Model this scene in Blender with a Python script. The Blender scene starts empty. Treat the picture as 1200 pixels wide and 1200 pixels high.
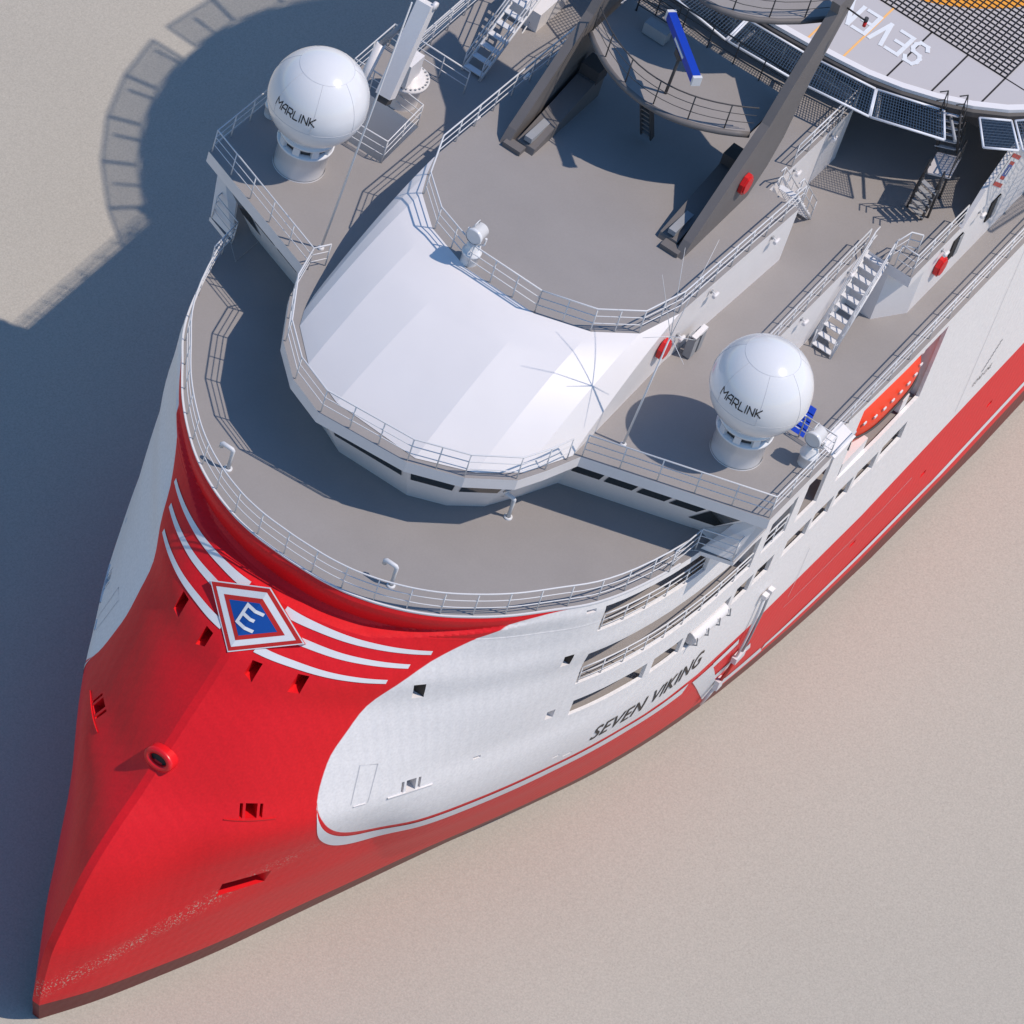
import bpy, bmesh, math, random, bisect
from mathutils import Vector, Matrix
random.seed(7)
S = bpy.context.scene
COL = S.collection
def lin(r, g, b):
    f = lambda c: (c/255/12.92 if c/255 <= .04045 else ((c/255+.055)/1.055)**2.4)
    return (f(r), f(g), f(b), 1)

# ------------------------------------------------------------------ materials
def mat(name, col, rough=.5, noise=.05, nscale=3.0, metal=0.0, bump=0.0, bscale=20.0, spec=.5, fine=0.0, coat=0.0):
    m = bpy.data.materials.new(name); m.use_nodes = True
    nt = m.node_tree; b = nt.nodes['Principled BSDF']
    b.inputs['Roughness'].default_value = rough; b.inputs['Metallic'].default_value = metal
    b.inputs['Specular IOR Level'].default_value = spec
    b.inputs['Coat Weight'].default_value = coat
    tc = nt.nodes.new('ShaderNodeTexCoord')
    n = nt.nodes.new('ShaderNodeTexNoise'); n.inputs['Scale'].default_value = nscale; n.inputs['Detail'].default_value = 6
    nt.links.new(tc.outputs['Object'], n.inputs['Vector'])
    mr = nt.nodes.new('ShaderNodeMapRange'); mr.inputs['From Min'].default_value = .25; mr.inputs['From Max'].default_value = .75
    mr.inputs['To Min'].default_value = 1-noise; mr.inputs['To Max'].default_value = 1+noise
    nt.links.new(n.outputs['Fac'], mr.inputs['Value'])
    src = mr.outputs['Result']
    if fine:
        n2 = nt.nodes.new('ShaderNodeTexNoise'); n2.inputs['Scale'].default_value = 13; n2.inputs['Detail'].default_value = 6; n2.inputs['Roughness'].default_value = .8
        nt.links.new(tc.outputs['Object'], n2.inputs['Vector'])
        m2 = nt.nodes.new('ShaderNodeMapRange'); m2.inputs['From Min'].default_value = .25; m2.inputs['From Max'].default_value = .75
        m2.inputs['To Min'].default_value = 1-fine; m2.inputs['To Max'].default_value = 1+fine
        nt.links.new(n2.outputs['Fac'], m2.inputs['Value'])
        mm = nt.nodes.new('ShaderNodeMath'); mm.operation = 'MULTIPLY'
        nt.links.new(src, mm.inputs[0]); nt.links.new(m2.outputs['Result'], mm.inputs[1]); src = mm.outputs[0]
    vm = nt.nodes.new('ShaderNodeVectorMath'); vm.operation = 'SCALE'
    rgb = nt.nodes.new('ShaderNodeRGB'); rgb.outputs[0].default_value = col
    nt.links.new(rgb.outputs[0], vm.inputs[0]); nt.links.new(src, vm.inputs['Scale'])
    nt.links.new(vm.outputs[0], b.inputs['Base Color'])
    if bump:
        n3 = nt.nodes.new('ShaderNodeTexNoise'); n3.inputs['Scale'].default_value = bscale; n3.inputs['Detail'].default_value = 4
        nt.links.new(tc.outputs['Object'], n3.inputs['Vector'])
        bp = nt.nodes.new('ShaderNodeBump'); bp.inputs['Strength'].default_value = bump; bp.inputs['Distance'].default_value = .02
        nt.links.new(n3.outputs['Fac'], bp.inputs['Height']); nt.links.new(bp.outputs[0], b.inputs['Normal'])
    return m
M = {}
M['white'] = mat('white_paint', (.76,.73,.73,1), .42, .03, 1.2, fine=.035)
M['roof'] = mat('roof_white', (.76,.73,.735,1), .4, .02, .6)
M['rail'] = mat('rail_paint', (.66,.66,.68,1), .45, .02)
M['deck'] = mat('deck_grey', (.288,.268,.262,1), .75, .05, .5, bump=.15, bscale=60, fine=.05, spec=.3)
M['red'] = mat('red_paint', (.76,.010,.016,1), .32, .03, 1.5, fine=.02)
M['redbox'] = mat('signal_red', (.62,.015,.015,1), .4, .03)
M['navy'] = mat('emblem_blue', (.006,.07,.33,1), .4, .02)
M['blue'] = mat('equipment_blue', (.006,.045,.42,1), .4, .03)
M['markwhite'] = mat('marking_white', (.74,.75,.77,1), .4, .03)
M['markred'] = mat('marking_red', (.52,.02,.012,1), .4, .03)
M['glass'] = mat('window_glass', (.012,.016,.018,1), .08, .02, spec=.8)
M['dark'] = mat('opening_shade', (.012,.012,.014,1), .6)  # near-black colour standing in for the shade inside recesses and openings
M['black'] = mat('black_lettering', (.012,.012,.013,1), .5)
M['mast'] = mat('mast_grey', (.145,.133,.132,1), .6, .06, 1.0, fine=.04)
M['mastdark'] = mat('mast_fitting', (.055,.052,.055,1), .6, .06)
M['dome'] = mat('radome_white', (.74,.74,.76,1), .16, .015, 1.0, spec=.6, coat=.3)
M['seam'] = mat('seam_grey', (.56,.56,.59,1), .5)
M['orange'] = mat('lifeboat_orange', (.80,.055,.016,1), .4, .03)
M['ground'] = mat('ground', (.432,.402,.352,1), .95, .03, .07, bump=.3, bscale=10, spec=.1, fine=.24)
M['heli'] = mat('helideck_paint', (.50,.475,.485,1), .8, .02, .5, spec=.2)
M['yellow'] = mat('helideck_yellow', (.85,.36,.04,1), .7, .03)
M['line'] = mat('line_orange', (.88,.47,.16,1), .7, .03)
M['rope'] = mat('net_rope', (.016,.014,.016,1), .8)
M['netframe'] = mat('net_frame', (.72,.74,.80,1), .35, .03)
M['mesh'] = mat('net_mesh', (.03,.065,.12,1), .5, .05)
M['grey'] = mat('fitting_grey', (.30,.31,.33,1), .5, .04)
M['greenish'] = mat('label_yellow', (.45,.42,.03,1), .5)
M['maroon'] = mat('inner_maroon', (.16,.05,.06,1), .7)

# ------------------------------------------------------------------ mesh builder
class MB:
    def __init__(s): s.v=[]; s.f=[]; s.m=[]; s.mats=[]; s.sm=[]
    def mi(s, k):
        if k not in s.mats: s.mats.append(k)
        return s.mats.index(k)
    def face(s, pts, k, smooth=False):
        n=len(s.v); s.v += [tuple(p) for p in pts]; s.f.append(tuple(range(n,n+len(pts)))); s.m.append(s.mi(k)); s.sm.append(smooth)
    def grid(s, rows, k, smooth=True, closed=False):
        n=len(s.v); w=len(rows[0])
        for r in rows: s.v += [tuple(p) for p in r]
        for i in range(len(rows)-1):
            for j in range(w if closed else w-1):
                a=n+i*w+j; b=n+i*w+(j+1)%w
                s.f.append((a,b,b+w,a+w)); s.m.append(s.mi(k)); s.sm.append(smooth)
    def prism(s, poly, z0, z1, k, top=None, bot=None):
        """poly: list of (x,y) counter-clockwise"""
        area=sum(poly[i][0]*poly[(i+1)%len(poly)][1]-poly[(i+1)%len(poly)][0]*poly[i][1] for i in range(len(poly)))
        if area<0: poly=poly[::-1]
        n=len(s.v); c=len(poly)
        s.v += [(x,y,z0) for x,y in poly]+[(x,y,z1) for x,y in poly]
        for i in range(c):
            j=(i+1)%c; s.f.append((n+i,n+j,n+c+j,n+c+i)); s.m.append(s.mi(k)); s.sm.append(False)
        s.f.append(tuple(n+c+i for i in range(c))); s.m.append(s.mi(top or k)); s.sm.append(False)
        s.f.append(tuple(n+c-1-i for i in range(c))); s.m.append(s.mi(bot or k)); s.sm.append(False)
    def prism_y(s, poly, y0, y1, k):
        """poly in (x,z), extruded along y"""
        n=len(s.v); c=len(poly)
        area=sum(poly[i][0]*poly[(i+1)%c][1]-poly[(i+1)%c][0]*poly[i][1] for i in range(c))
        if area<0: poly=poly[::-1]
        if y0>y1: y0,y1=y1,y0
        s.v += [(x,y1,z) for x,z in poly]+[(x,y0,z) for x,z in poly]
        for i in range(c):
            j=(i+1)%c; s.f.append((n+j,n+i,n+c+i,n+c+j)); s.m.append(s.mi(k)); s.sm.append(False)
        s.f.append(tuple(n+c-1-i for i in range(c))); s.m.append(s.mi(k)); s.sm.append(False)
        s.f.append(tuple(n+c+i for i in range(c))); s.m.append(s.mi(k)); s.sm.append(False)
    def box(s, c, size, k, rot=None):
        hx_,hy_,hz_=[q/2 for q in size]; c=Vector(c); R=rot or Matrix.Identity(3)
        P=[c+R@Vector((sx*hx_,sy*hy_,sz*hz_)) for sx in(-1,1) for sy in(-1,1) for sz in(-1,1)]
        n=len(s.v); s.v += [tuple(p) for p in P]
        for f in ((0,1,3,2),(4,6,7,5),(0,4,5,1),(2,3,7,6),(0,2,6,4),(1,5,7,3)):
            s.f.append(tuple(n+i for i in f)); s.m.append(s.mi(k)); s.sm.append(False)
    def tube(s, pts, r, k, n=6, caps=True, r1=None):
        pts=[Vector(p) for p in pts]; base=len(s.v); N=len(pts)
        for i,p in enumerate(pts):
            if i==0: t=pts[1]-pts[0]
            elif i==N-1: t=pts[-1]-pts[-2]
            else: t=(pts[i]-pts[i-1]).normalized()+(pts[i+1]-pts[i]).normalized()
            if t.length<1e-9: t=Vector((0,0,1))
            t.normalize(); up=Vector((0,0,1)) if abs(t.z)<.95 else Vector((1,0,0))
            a=t.cross(up).normalized(); b=a.cross(t)
            rr=r if r1 is None else r+(r1-r)*i/(N-1)
            for q in range(n):
                an=2*math.pi*q/n; s.v.append(tuple(p+a*math.cos(an)*rr+b*math.sin(an)*rr))
        for i in range(N-1):
            for q in range(n):
                A=base+i*n+q; B=base+i*n+(q+1)%n
                s.f.append((A,A+n,B+n,B)); s.m.append(s.mi(k)); s.sm.append(True)
        if caps:
            s.f.append(tuple(base+q for q in range(n))); s.m.append(s.mi(k)); s.sm.append(False)
            s.f.append(tuple(base+(N-1)*n+n-1-q for q in range(n))); s.m.append(s.mi(k)); s.sm.append(False)
    def lathe(s, c, prof, k, n=32, axis=None, smooth=True):
        """prof: (r, h) along axis from c"""
        c=Vector(c); ax=Vector(axis or (0,0,1)).normalized(); up=Vector((0,0,1)) if abs(ax.z)<.9 else Vector((1,0,0))
        a=ax.cross(up).normalized(); b=ax.cross(a)
        rows=[]
        for r,h in prof:
            rows.append([c+ax*h+(a*math.cos(2*math.pi*q/n)+b*math.sin(2*math.pi*q/n))*r for q in range(n)])
        s.grid(rows,k,smooth,True)
        return
    def build(s, name, parent=None, loc=None, smooth_angle=None):
        me=bpy.data.meshes.new(name); o=bpy.data.objects.new(name,me)
        off=Vector(OFF[parent.name]) if parent is not None else Vector(loc or (0,0,0))
        me.from_pydata([tuple(Vector(p)-off) for p in s.v],[],s.f)
        for k in s.mats: me.materials.append(M[k])
        me.polygons.foreach_set('material_index',s.m); me.polygons.foreach_set('use_smooth',s.sm)
        bm=bmesh.new(); bm.from_mesh(me); bmesh.ops.remove_doubles(bm,verts=bm.verts,dist=1e-5); bmesh.ops.recalc_face_normals(bm,faces=bm.faces); bm.to_mesh(me); bm.free()
        me.update(); COL.objects.link(o)
        OFF[o.name]=tuple(off)
        if parent is not None: o.parent=parent
        else: o.location=off
        return o
OFF={}
def thing(name, label, cat, loc, group=None):
    o=bpy.data.objects.new(name,None); COL.objects.link(o); o.location=loc; o.empty_display_size=.2
    o['label']=label; o['category']=cat
    if group: o['group']=group
    OFF[o.name]=tuple(loc)
    return o
def tag(o,label,cat,group=None):
    o['label']=label; o['category']=cat
    if group: o['group']=group
    return o
def struct(o): o['kind']='structure'; return o
def dup(root, loc, label):
    r=root.copy(); COL.objects.link(r); r.location=loc; r['label']=label
    for ch in root.children:
        c=ch.copy(); COL.objects.link(c); c.parent=r
        for g in ch.children:
            d=g.copy(); COL.objects.link(d); d.parent=c
    return r

def rail(pts, h=1.1, bars=(1.1,.74,.38), spacing=1.15, rt=.032, rb=.02, parent=None, name='railing', k='rail', lean=0, closed=False, dens=None):
    m=MB(); pts=[Vector(p) for p in pts]
    for b in bars:
        m.tube([p+Vector((0,0,b*h/1.1)) for p in pts], rt if b==bars[0] else rb, k, 6)
    for i in range(len(pts)-1):
        L=(pts[i+1]-pts[i]).length; n=max(1,round(L/spacing)) if (dens is None) else max(1,round(L/dens))
        for j in range(n+(1 if i==len(pts)-2 else 0)):
            p=pts[i].lerp(pts[i+1],j/n); m.tube([p,p+Vector((0,0,h))],.026,k,5)
    return m.build(name,parent)
def rail_curve(pts, h=1.1, bars=(1.1,.74,.38), step=1.15, parent=None, name='railing', k='rail', rt=.032, rb=.02):
    """smooth polyline: posts placed by arc length"""
    m=MB(); pts=[Vector(p) for p in pts]
    for b in bars: m.tube([p+Vector((0,0,b*h/1.1)) for p in pts], rt if b==bars[0] else rb, k, 6)
    acc=0; nxt=0
    for i in range(len(pts)-1):
        L=(pts[i+1]-pts[i]).length
        while nxt<=acc+L:
            p=pts[i].lerp(pts[i+1],(nxt-acc)/L); m.tube([p,p+Vector((0,0,h))],.026,k,5); nxt+=step
        acc+=L
    return m.build(name,parent)
def stair(a, b, width, side, n, parent, k='rail', name='stairway', treadk='rail', railh=1.0):
    """flight from bottom point a to top point b; side: unit horizontal vector of width direction (a,b are on one edge)"""
    a=Vector(a); b=Vector(b); sd=Vector(side).normalized()
    m=MB(); run=Vector((b.x-a.x,b.y-a.y,0)).normalized()
    R=Matrix((run,sd,Vector((0,0,1)))).transposed()
    for s0 in (0,width):
        p=a+sd*s0; q=b+sd*s0
        m.tube([p+Vector((0,0,.0)),q],.055,k,4)
        for hh in (.5,.95): m.tube([p+Vector((0,0,hh*railh)),q+Vector((0,0,hh*railh)),q+Vector((0,0,hh*railh))+run*.35],.028,k,5)
        for t in (0,.33,.66,1): 
            c=p.lerp(q,t); m.tube([c,c+Vector((0,0,.95*railh))],.025,k,5)
    st=m.build(name,parent)
    t=MB()
    for i in range(n):
        c=a.lerp(b,(i+.5)/n)+sd*width/2
        t.box(c,(.26,width,.04),treadk,R)
    t.build('tread',st)
    return st
import bisect
def pchip(xs,ys):
    n=len(xs); h=[xs[i+1]-xs[i] for i in range(n-1)]; d=[(ys[i+1]-ys[i])/h[i] for i in range(n-1)]
    m=[0.0]*n
    for i in range(1,n-1):
        if d[i-1]*d[i]>0:
            w1=2*h[i]+h[i-1]; w2=h[i]+2*h[i-1]; m[i]=(w1+w2)/(w1/d[i-1]+w2/d[i])
    m[0]=d[0]; m[-1]=d[-1]
    def f(x):
        if x<=xs[0]: return ys[0]+(x-xs[0])*m[0]
        if x>=xs[-1]: return ys[-1]+(x-xs[-1])*m[-1]
        i=min(max(bisect.bisect_right(xs,x)-1,0),n-2); t=(x-xs[i])/h[i]
        return ((1+2*t)*(1-t)**2*ys[i]+t*(1-t)**2*h[i]*m[i]+t*t*(3-2*t)*ys[i+1]+t*t*(t-1)*h[i]*m[i+1])
    return f
STEM=pchip([-19.9,-18.15,-15.75,-14,-12.26,-10.86,-9.78,-8.72,-7.45,-6.61,-5.62,-4.75,-4.05,-3.98,-3.42,-2.95],
           [23.05,23.5,23.6,23.1,22.35,21.2,19.9,18.93,17.71,16.82,15.97,14.75,13.68,13.55,13.5,13.3])
HY=[0,1,2,3,4,5,6,7,8,9,10,10.7,11.0,11.15]
HD={-2.95:[0,.04,.18,.48,.93,1.55,2.4,3.45,4.8,6.3,9.1,13.3,18.3,25],
-3.98:[0,.06,.24,.55,1.02,1.66,2.52,3.58,4.9,6.4,9.2,13.5,18.6,25.2],
-5.0:[0,.22,.6,1.05,1.7,2.55,3.65,4.95,6.35,7.95,10.8,15.1,20.3,27],
-8.0:[0,.45,1.0,1.8,2.8,4.2,5.7,7.2,8.9,11.2,14.1,18.1,24,30],
-10.0:[0,.7,1.4,2.1,3.2,4.7,6.5,8.5,10.7,13.1,16,20,27,33],
-13.0:[0,1.0,2.4,3.9,5.6,7.5,9.7,11.3,13.6,16.4,19.9,24.0,30.0,36],
-16.5:[0,1.5,3.5,5.6,8.0,10.5,13.1,15.4,18.1,21.2,25.2,30.5,37,43],
-19.9:[0,2.0,4.4,7,10,13,16,18.9,21.7,25,30,37,43,50]}
for _z in (-4.08,-4.3,-4.55,-4.75):
    _t=(-3.98-_z)/1.02; _r=[]
    for _i,_y in enumerate(HY):
        _a=STEM(_z)-(HD[-3.98][_i]*(1-_t)+HD[-5.0][_i]*_t)
        _b=(STEM(-3.98)-HD[-3.98][_i])*(1-_t)+(STEM(-5.0)-HD[-5.0][_i])*_t
        _w=min(1,_y/6.0); _r.append(STEM(_z)-(_a*(1-_w)+_b*_w))
    HD[_z]=_r
ZK=sorted(HD)
CR=[pchip(ZK,[HD[z][i] for z in ZK]) for i in range(len(HY))]
_c={}
def hx(y,z):
    y=abs(y)
    k=round(z,3)
    if k not in _c: _c[k]=pchip(HY,[c(z) for c in CR])
    yy=max(0,(y-0.15)*11.15/(11.15-0.15))
    if yy>=11.15: return -1e3*(yy-11.15)+STEM(z)-HD[-2.95][-1]-60 if yy>11.15 else -60
    return STEM(z)-_c[k](yy)
# ------------------------------------------------------------------ hull form
def hy(x,z):
    lo,hi=0.15,11.139
    if x<hx(hi,z): return 11.15
    if x>=hx(lo,z): return 0.15
    for _ in range(28):
        m=(lo+hi)/2
        if hx(m,z)>x: lo=m
        else: hi=m
    return (lo+hi)/2
def hn(x,z,sgn=1):
    """outward normal of the hull at x,z (port: sgn 1)"""
    e=.12; y=hy(x,z)
    if y<11.1:
        dxdy=(hx(min(y+e,11.13),z)-hx(max(y-e,.16),z))/(min(y+e,11.13)-max(y-e,.16)); dxdz=(hx(y,z+e)-hx(y,z-e))/(2*e)
        n=Vector((1,-dxdy,-dxdz)).normalized()
    else: n=Vector((0,1,0))
    return Vector((n.x,n.y*sgn,n.z))
def hp(x,z,off=.012,sgn=1):
    n=hn(x,z,sgn); return Vector((x,hy(x,z)*sgn,z))+n*off
ZT=-2.95; ZG=-19.9
ship=thing('ship','large red and white offshore ship with tall backward sloping bow and grey decks','ship',(0,0,ZG))

YS=[0.15+ (11.139-.15)*i/56 for i in range(57)]
XA=[-20,-24,-28,-33,-40,-50,-60,-72]
ZS=[ZG,-19.4,-18.9,-18.6,-18.3]+[ -18.3+ .28*i for i in range(1,54)]
ZS=[z for z in ZS if z<-4.35]+[-4.30+.045*i for i in range(25)]+[-3.14,-3.05,ZT]
def rimoff(x,z):
    # the plating leans back in a band below the bow rim and comes out again at a knuckle
    g=min(1,max(0,(x-8.8)/4.3))
    k=-3.18-.97*g
    if z>-3.14 or g<=0 or z<k-.10: return 0.0
    if z>k: return -.32*g*(-3.14-z)/(-3.14-k)
    return -.32*g*(z-(k-.10))/.10
hm=MB()
def row(z,sg):
    r=[]
    for y in YS:
        x=hx(y,z); p=Vector((x,y*sg,z)); o=rimoff(x,z)
        if o: 
            n=hn(x,z,sg); n.z=0; n.normalize(); p=p+n*o
            if y==.15: p.y=.15*sg
        r.append(p)
    xe=r[-1].x
    for i in range(1,41): r.append(Vector((xe+( -34-xe)*i/40,11.15*sg,z)))
    for x in (-40,-50,-60,-72): r.append(Vector((x,11.15*sg,z)))
    return r
P_=[row(z,1) for z in ZS]; Q_=[row(z,-1) for z in ZS]
hm.grid(P_,'white',True); hm.grid(Q_,'white',True)
for i in range(len(ZS)-1): hm.face([P_[i][0],Q_[i][0],Q_[i+1][0],P_[i+1][0]],'white',False)
w=len(P_[0])
for rr,k in ((P_[0],Q_[0]),(P_[-1],Q_[-1])):
    for j in range(w-1): hm.face([rr[j],rr[j+1],k[j+1],k[j]],'deck' if rr is P_[-1] else 'white',False)
hm.face([r[-1] for r in P_]+[r[-1] for r in Q_][::-1],'white')
hull=hm.build('hull',ship)

# openings cut through the plating
def cutter(items):
    m=MB()
    for (x0,x1,z0,z1,oi,oo,sg) in items:
        n=max(1,int(abs(x1-x0)/.5)); xs=[x0+(x1-x0)*i/n for i in range(n+1)]
        A=[(x,(hy(x,z0)+oo)*sg,z0) for x in xs]; B=[(x,(hy(x,z1)+oo)*sg,z1) for x in xs]
        C=[(x,(hy(x,z1)+oi)*sg,z1) for x in xs]; D=[(x,(hy(x,z0)+oi)*sg,z0) for x in xs]
        for i in range(n):
            for U,V in ((A,B),(B,C),(C,D),(D,A)): m.face([U[i],U[i+1],V[i+1],V[i]],'deck')
        m.face([A[0],B[0],C[0],D[0]],'deck'); m.face([A[-1],D[-1],C[-1],B[-1]],'deck')
    return m.build('cut')
def boxcutter(items):
    m=MB()
    for it in items: m.box(it[0],it[1],'deck',it[2] if len(it)>2 else None)
    return m.build('cut')
cut1=[];cut2=[]
for sg in (1,-1):
    # three open galleries, one above the other
    cut1+=[(6.65,1.35,-4.62,-3.25,-.35,.8,sg),(6.65,-2.75,-7.62,-5.85,-.35,.8,sg)]
    cut2+=[(6.75,.2,-4.8,-3.2,-2.6,-.14,sg),(6.75,-2.9,-7.8,-5.8,-2.6,-.14,sg)]
    cut1+=[(-3.3,-4.95,-7.3,-5.2,-.35,.8,sg),(-5.65,-7.2,-7.4,-3.55,-.35,.8,sg),(-8.45,-14.65,-7.3,-3.35,-.35,.8,sg)]
    cut2+=[(-3.2,-5.05,-8.0,-3.7,-2.4,-.14,sg),(-5.55,-14.75,-7.45,-3.3,-3.2,-.14,sg)]
    for a,b in ((6.4,2.95),(2.6,.95),(.7,-2.1),(-2.4,-3.5),(-3.75,-4.9),(-5.8,-7.5),(-7.75,-9.1),(-9.4,-10.5),(-10.75,-12.3),(-12.6,-14.5)):
        z1=-8.68 if a>-1 else -8.56
        cut1.append((a,b,-9.52 if not (a==.7) else -9.68,z1,-.3,.8,sg))
    cut2.append((6.5,-14.7,-9.7,-8.5,-1.7,-.14,sg))
def sq(x,z,w,h,d=.55):
    return [(x+w/2,x-w/2,z-h/2,z+h/2,-d,.6,1),(x+w/2,x-w/2,z-h/2,z+h/2,-d,.6,-1)]
cut1+=[q_ for q_ in sq(12.28,-6.07,.36,.66)+sq(7.5,-5.83,.36,.6)+sq(7.3,-8.98,.34,.45,.4)+sq(7.2,-3.3+.02,.36,.16,.3) if q_[-1]>0]
cut1+=sq(17.45,-13.95,1.75,.75,.5)+sq(10.0,-9.98,.3,.12,.2)+sq(5.4,-12.45,.4,.1,.15)+sq(6.1,-12.1,.3,.1,.15)
for x,z in ((-25.4,-16.04),(-14.35,-15.65),(-19.9,-15.9),(-30.5,-16.1)): cut1+=sq(x,z,.42,.22,.12)
bc=[]
for y in (1.03,2.54):
    for s in (1,-1): bc.append(((15.0 if y<2 else 14.5,y*s,-5.88),(2.2,.36,.60)))
for x_,z_,w0,d0 in ((17.78,-9.93,.42,.9),(12.52,-10.25,.40,.8)):
    for s in (1,-1):
        n_=hn(x_,z_,s); n_.z*=.3; n_.normalize(); t_=n_.cross(Vector((0,0,1))).normalized(); u_=t_.cross(n_); Rm=Matrix((n_,t_,u_)).transposed(); c_=hp(x_,z_,0,s)
        bc.append((c_,(d0*2,w0,.52),Rm)); bc.append((c_+t_*(w0/2+.15),(.8,.11,.50),Rm)); bc.append((c_-t_*(w0/2+.15),(.8,.11,.50),Rm))
def boolean(o,c):
    mo=o.modifiers.new('b','BOOLEAN'); mo.operation='DIFFERENCE'; mo.solver='EXACT'; mo.use_self=True; mo.object=c
    dg=bpy.context.evaluated_depsgraph_get(); me=bpy.data.meshes.new_from_object(o.evaluated_get(dg),depsgraph=dg)
    o.modifiers.clear(); old=o.data; o.data=me; bpy.data.meshes.remove(old)
    cm=c.data; bpy.data.objects.remove(c); bpy.data.meshes.remove(cm)
offc=Vector(OFF['hull'])
for c in (cutter(cut1),boxcutter(bc),cutter(cut2)):
    c.location=(0,0,0); hull.parent=None; hull.location=offc
    bpy.context.view_layer.update(); boolean(hull,c)
hull.parent=ship; hull.location=(0,0,0)
hull.data.name='hull'

# marking distance field: white panel on the red hull, (x,z) outline
WP=[(6.55,-2.6),(7.6,-2.95),(8.68,-3.08),(9.43,-3.22),(9.92,-3.48),(10.56,-3.98),(11.34,-4.49),(12.12,-5.03),(12.9,-5.6),(13.8,-6.55),(14.71,-7.68),(15.14,-8.22),(15.54,-9.02),(15.79,-9.74),(15.88,-10.12),(15.83,-10.55),(15.43,-11.27),(14.7,-12.0),(13.75,-12.55),(12.9,-12.78),(11.3,-12.82),(8,-12.85),(4,-12.95),(0,-13.15),(-3,-13.28),(-10,-13.28),(-30,-13.35),(-75,-13.35),(-75,0),(6.55,0)]
def chaikin(P,closed=False,n=2,keep=True):
    for _ in range(n):
        Q=[P[0]] if keep else []
        for a,b in zip(P[:-1],P[1:]): Q+=[(a[0]*.75+b[0]*.25,a[1]*.75+b[1]*.25),(a[0]*.25+b[0]*.75,a[1]*.25+b[1]*.75)]
        P=Q+[P[-1]]
    return P
WP=chaikin(WP[:23])+WP[23:]
def sdf(px,pz,poly):
    d=1e9; ins=False; n=len(poly)
    for i in range(n):
        ax,az=poly[i]; bx,bz=poly[(i+1)%n]; ex=bx-ax; ez=bz-az; wx=px-ax; wz=pz-az
        t=max(0,min(1,(wx*ex+wz*ez)/(ex*ex+ez*ez))); dd=(wx-ex*t)**2+(wz-ez*t)**2
        if dd<d: d=dd
        if (az>pz)!=(bz>pz) and px<(bx-ax)*(pz-az)/(bz-az)+ax: ins=not ins
    return math.sqrt(d)*(1 if ins else -1)
me=hull.data
at=me.attributes.new('paint','FLOAT','POINT')
vals=[]
for v in me.vertices:
    p=v.co+offc; vals.append(sdf(p.x,p.z,WP))
at.data.foreach_set('value',vals)
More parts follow.
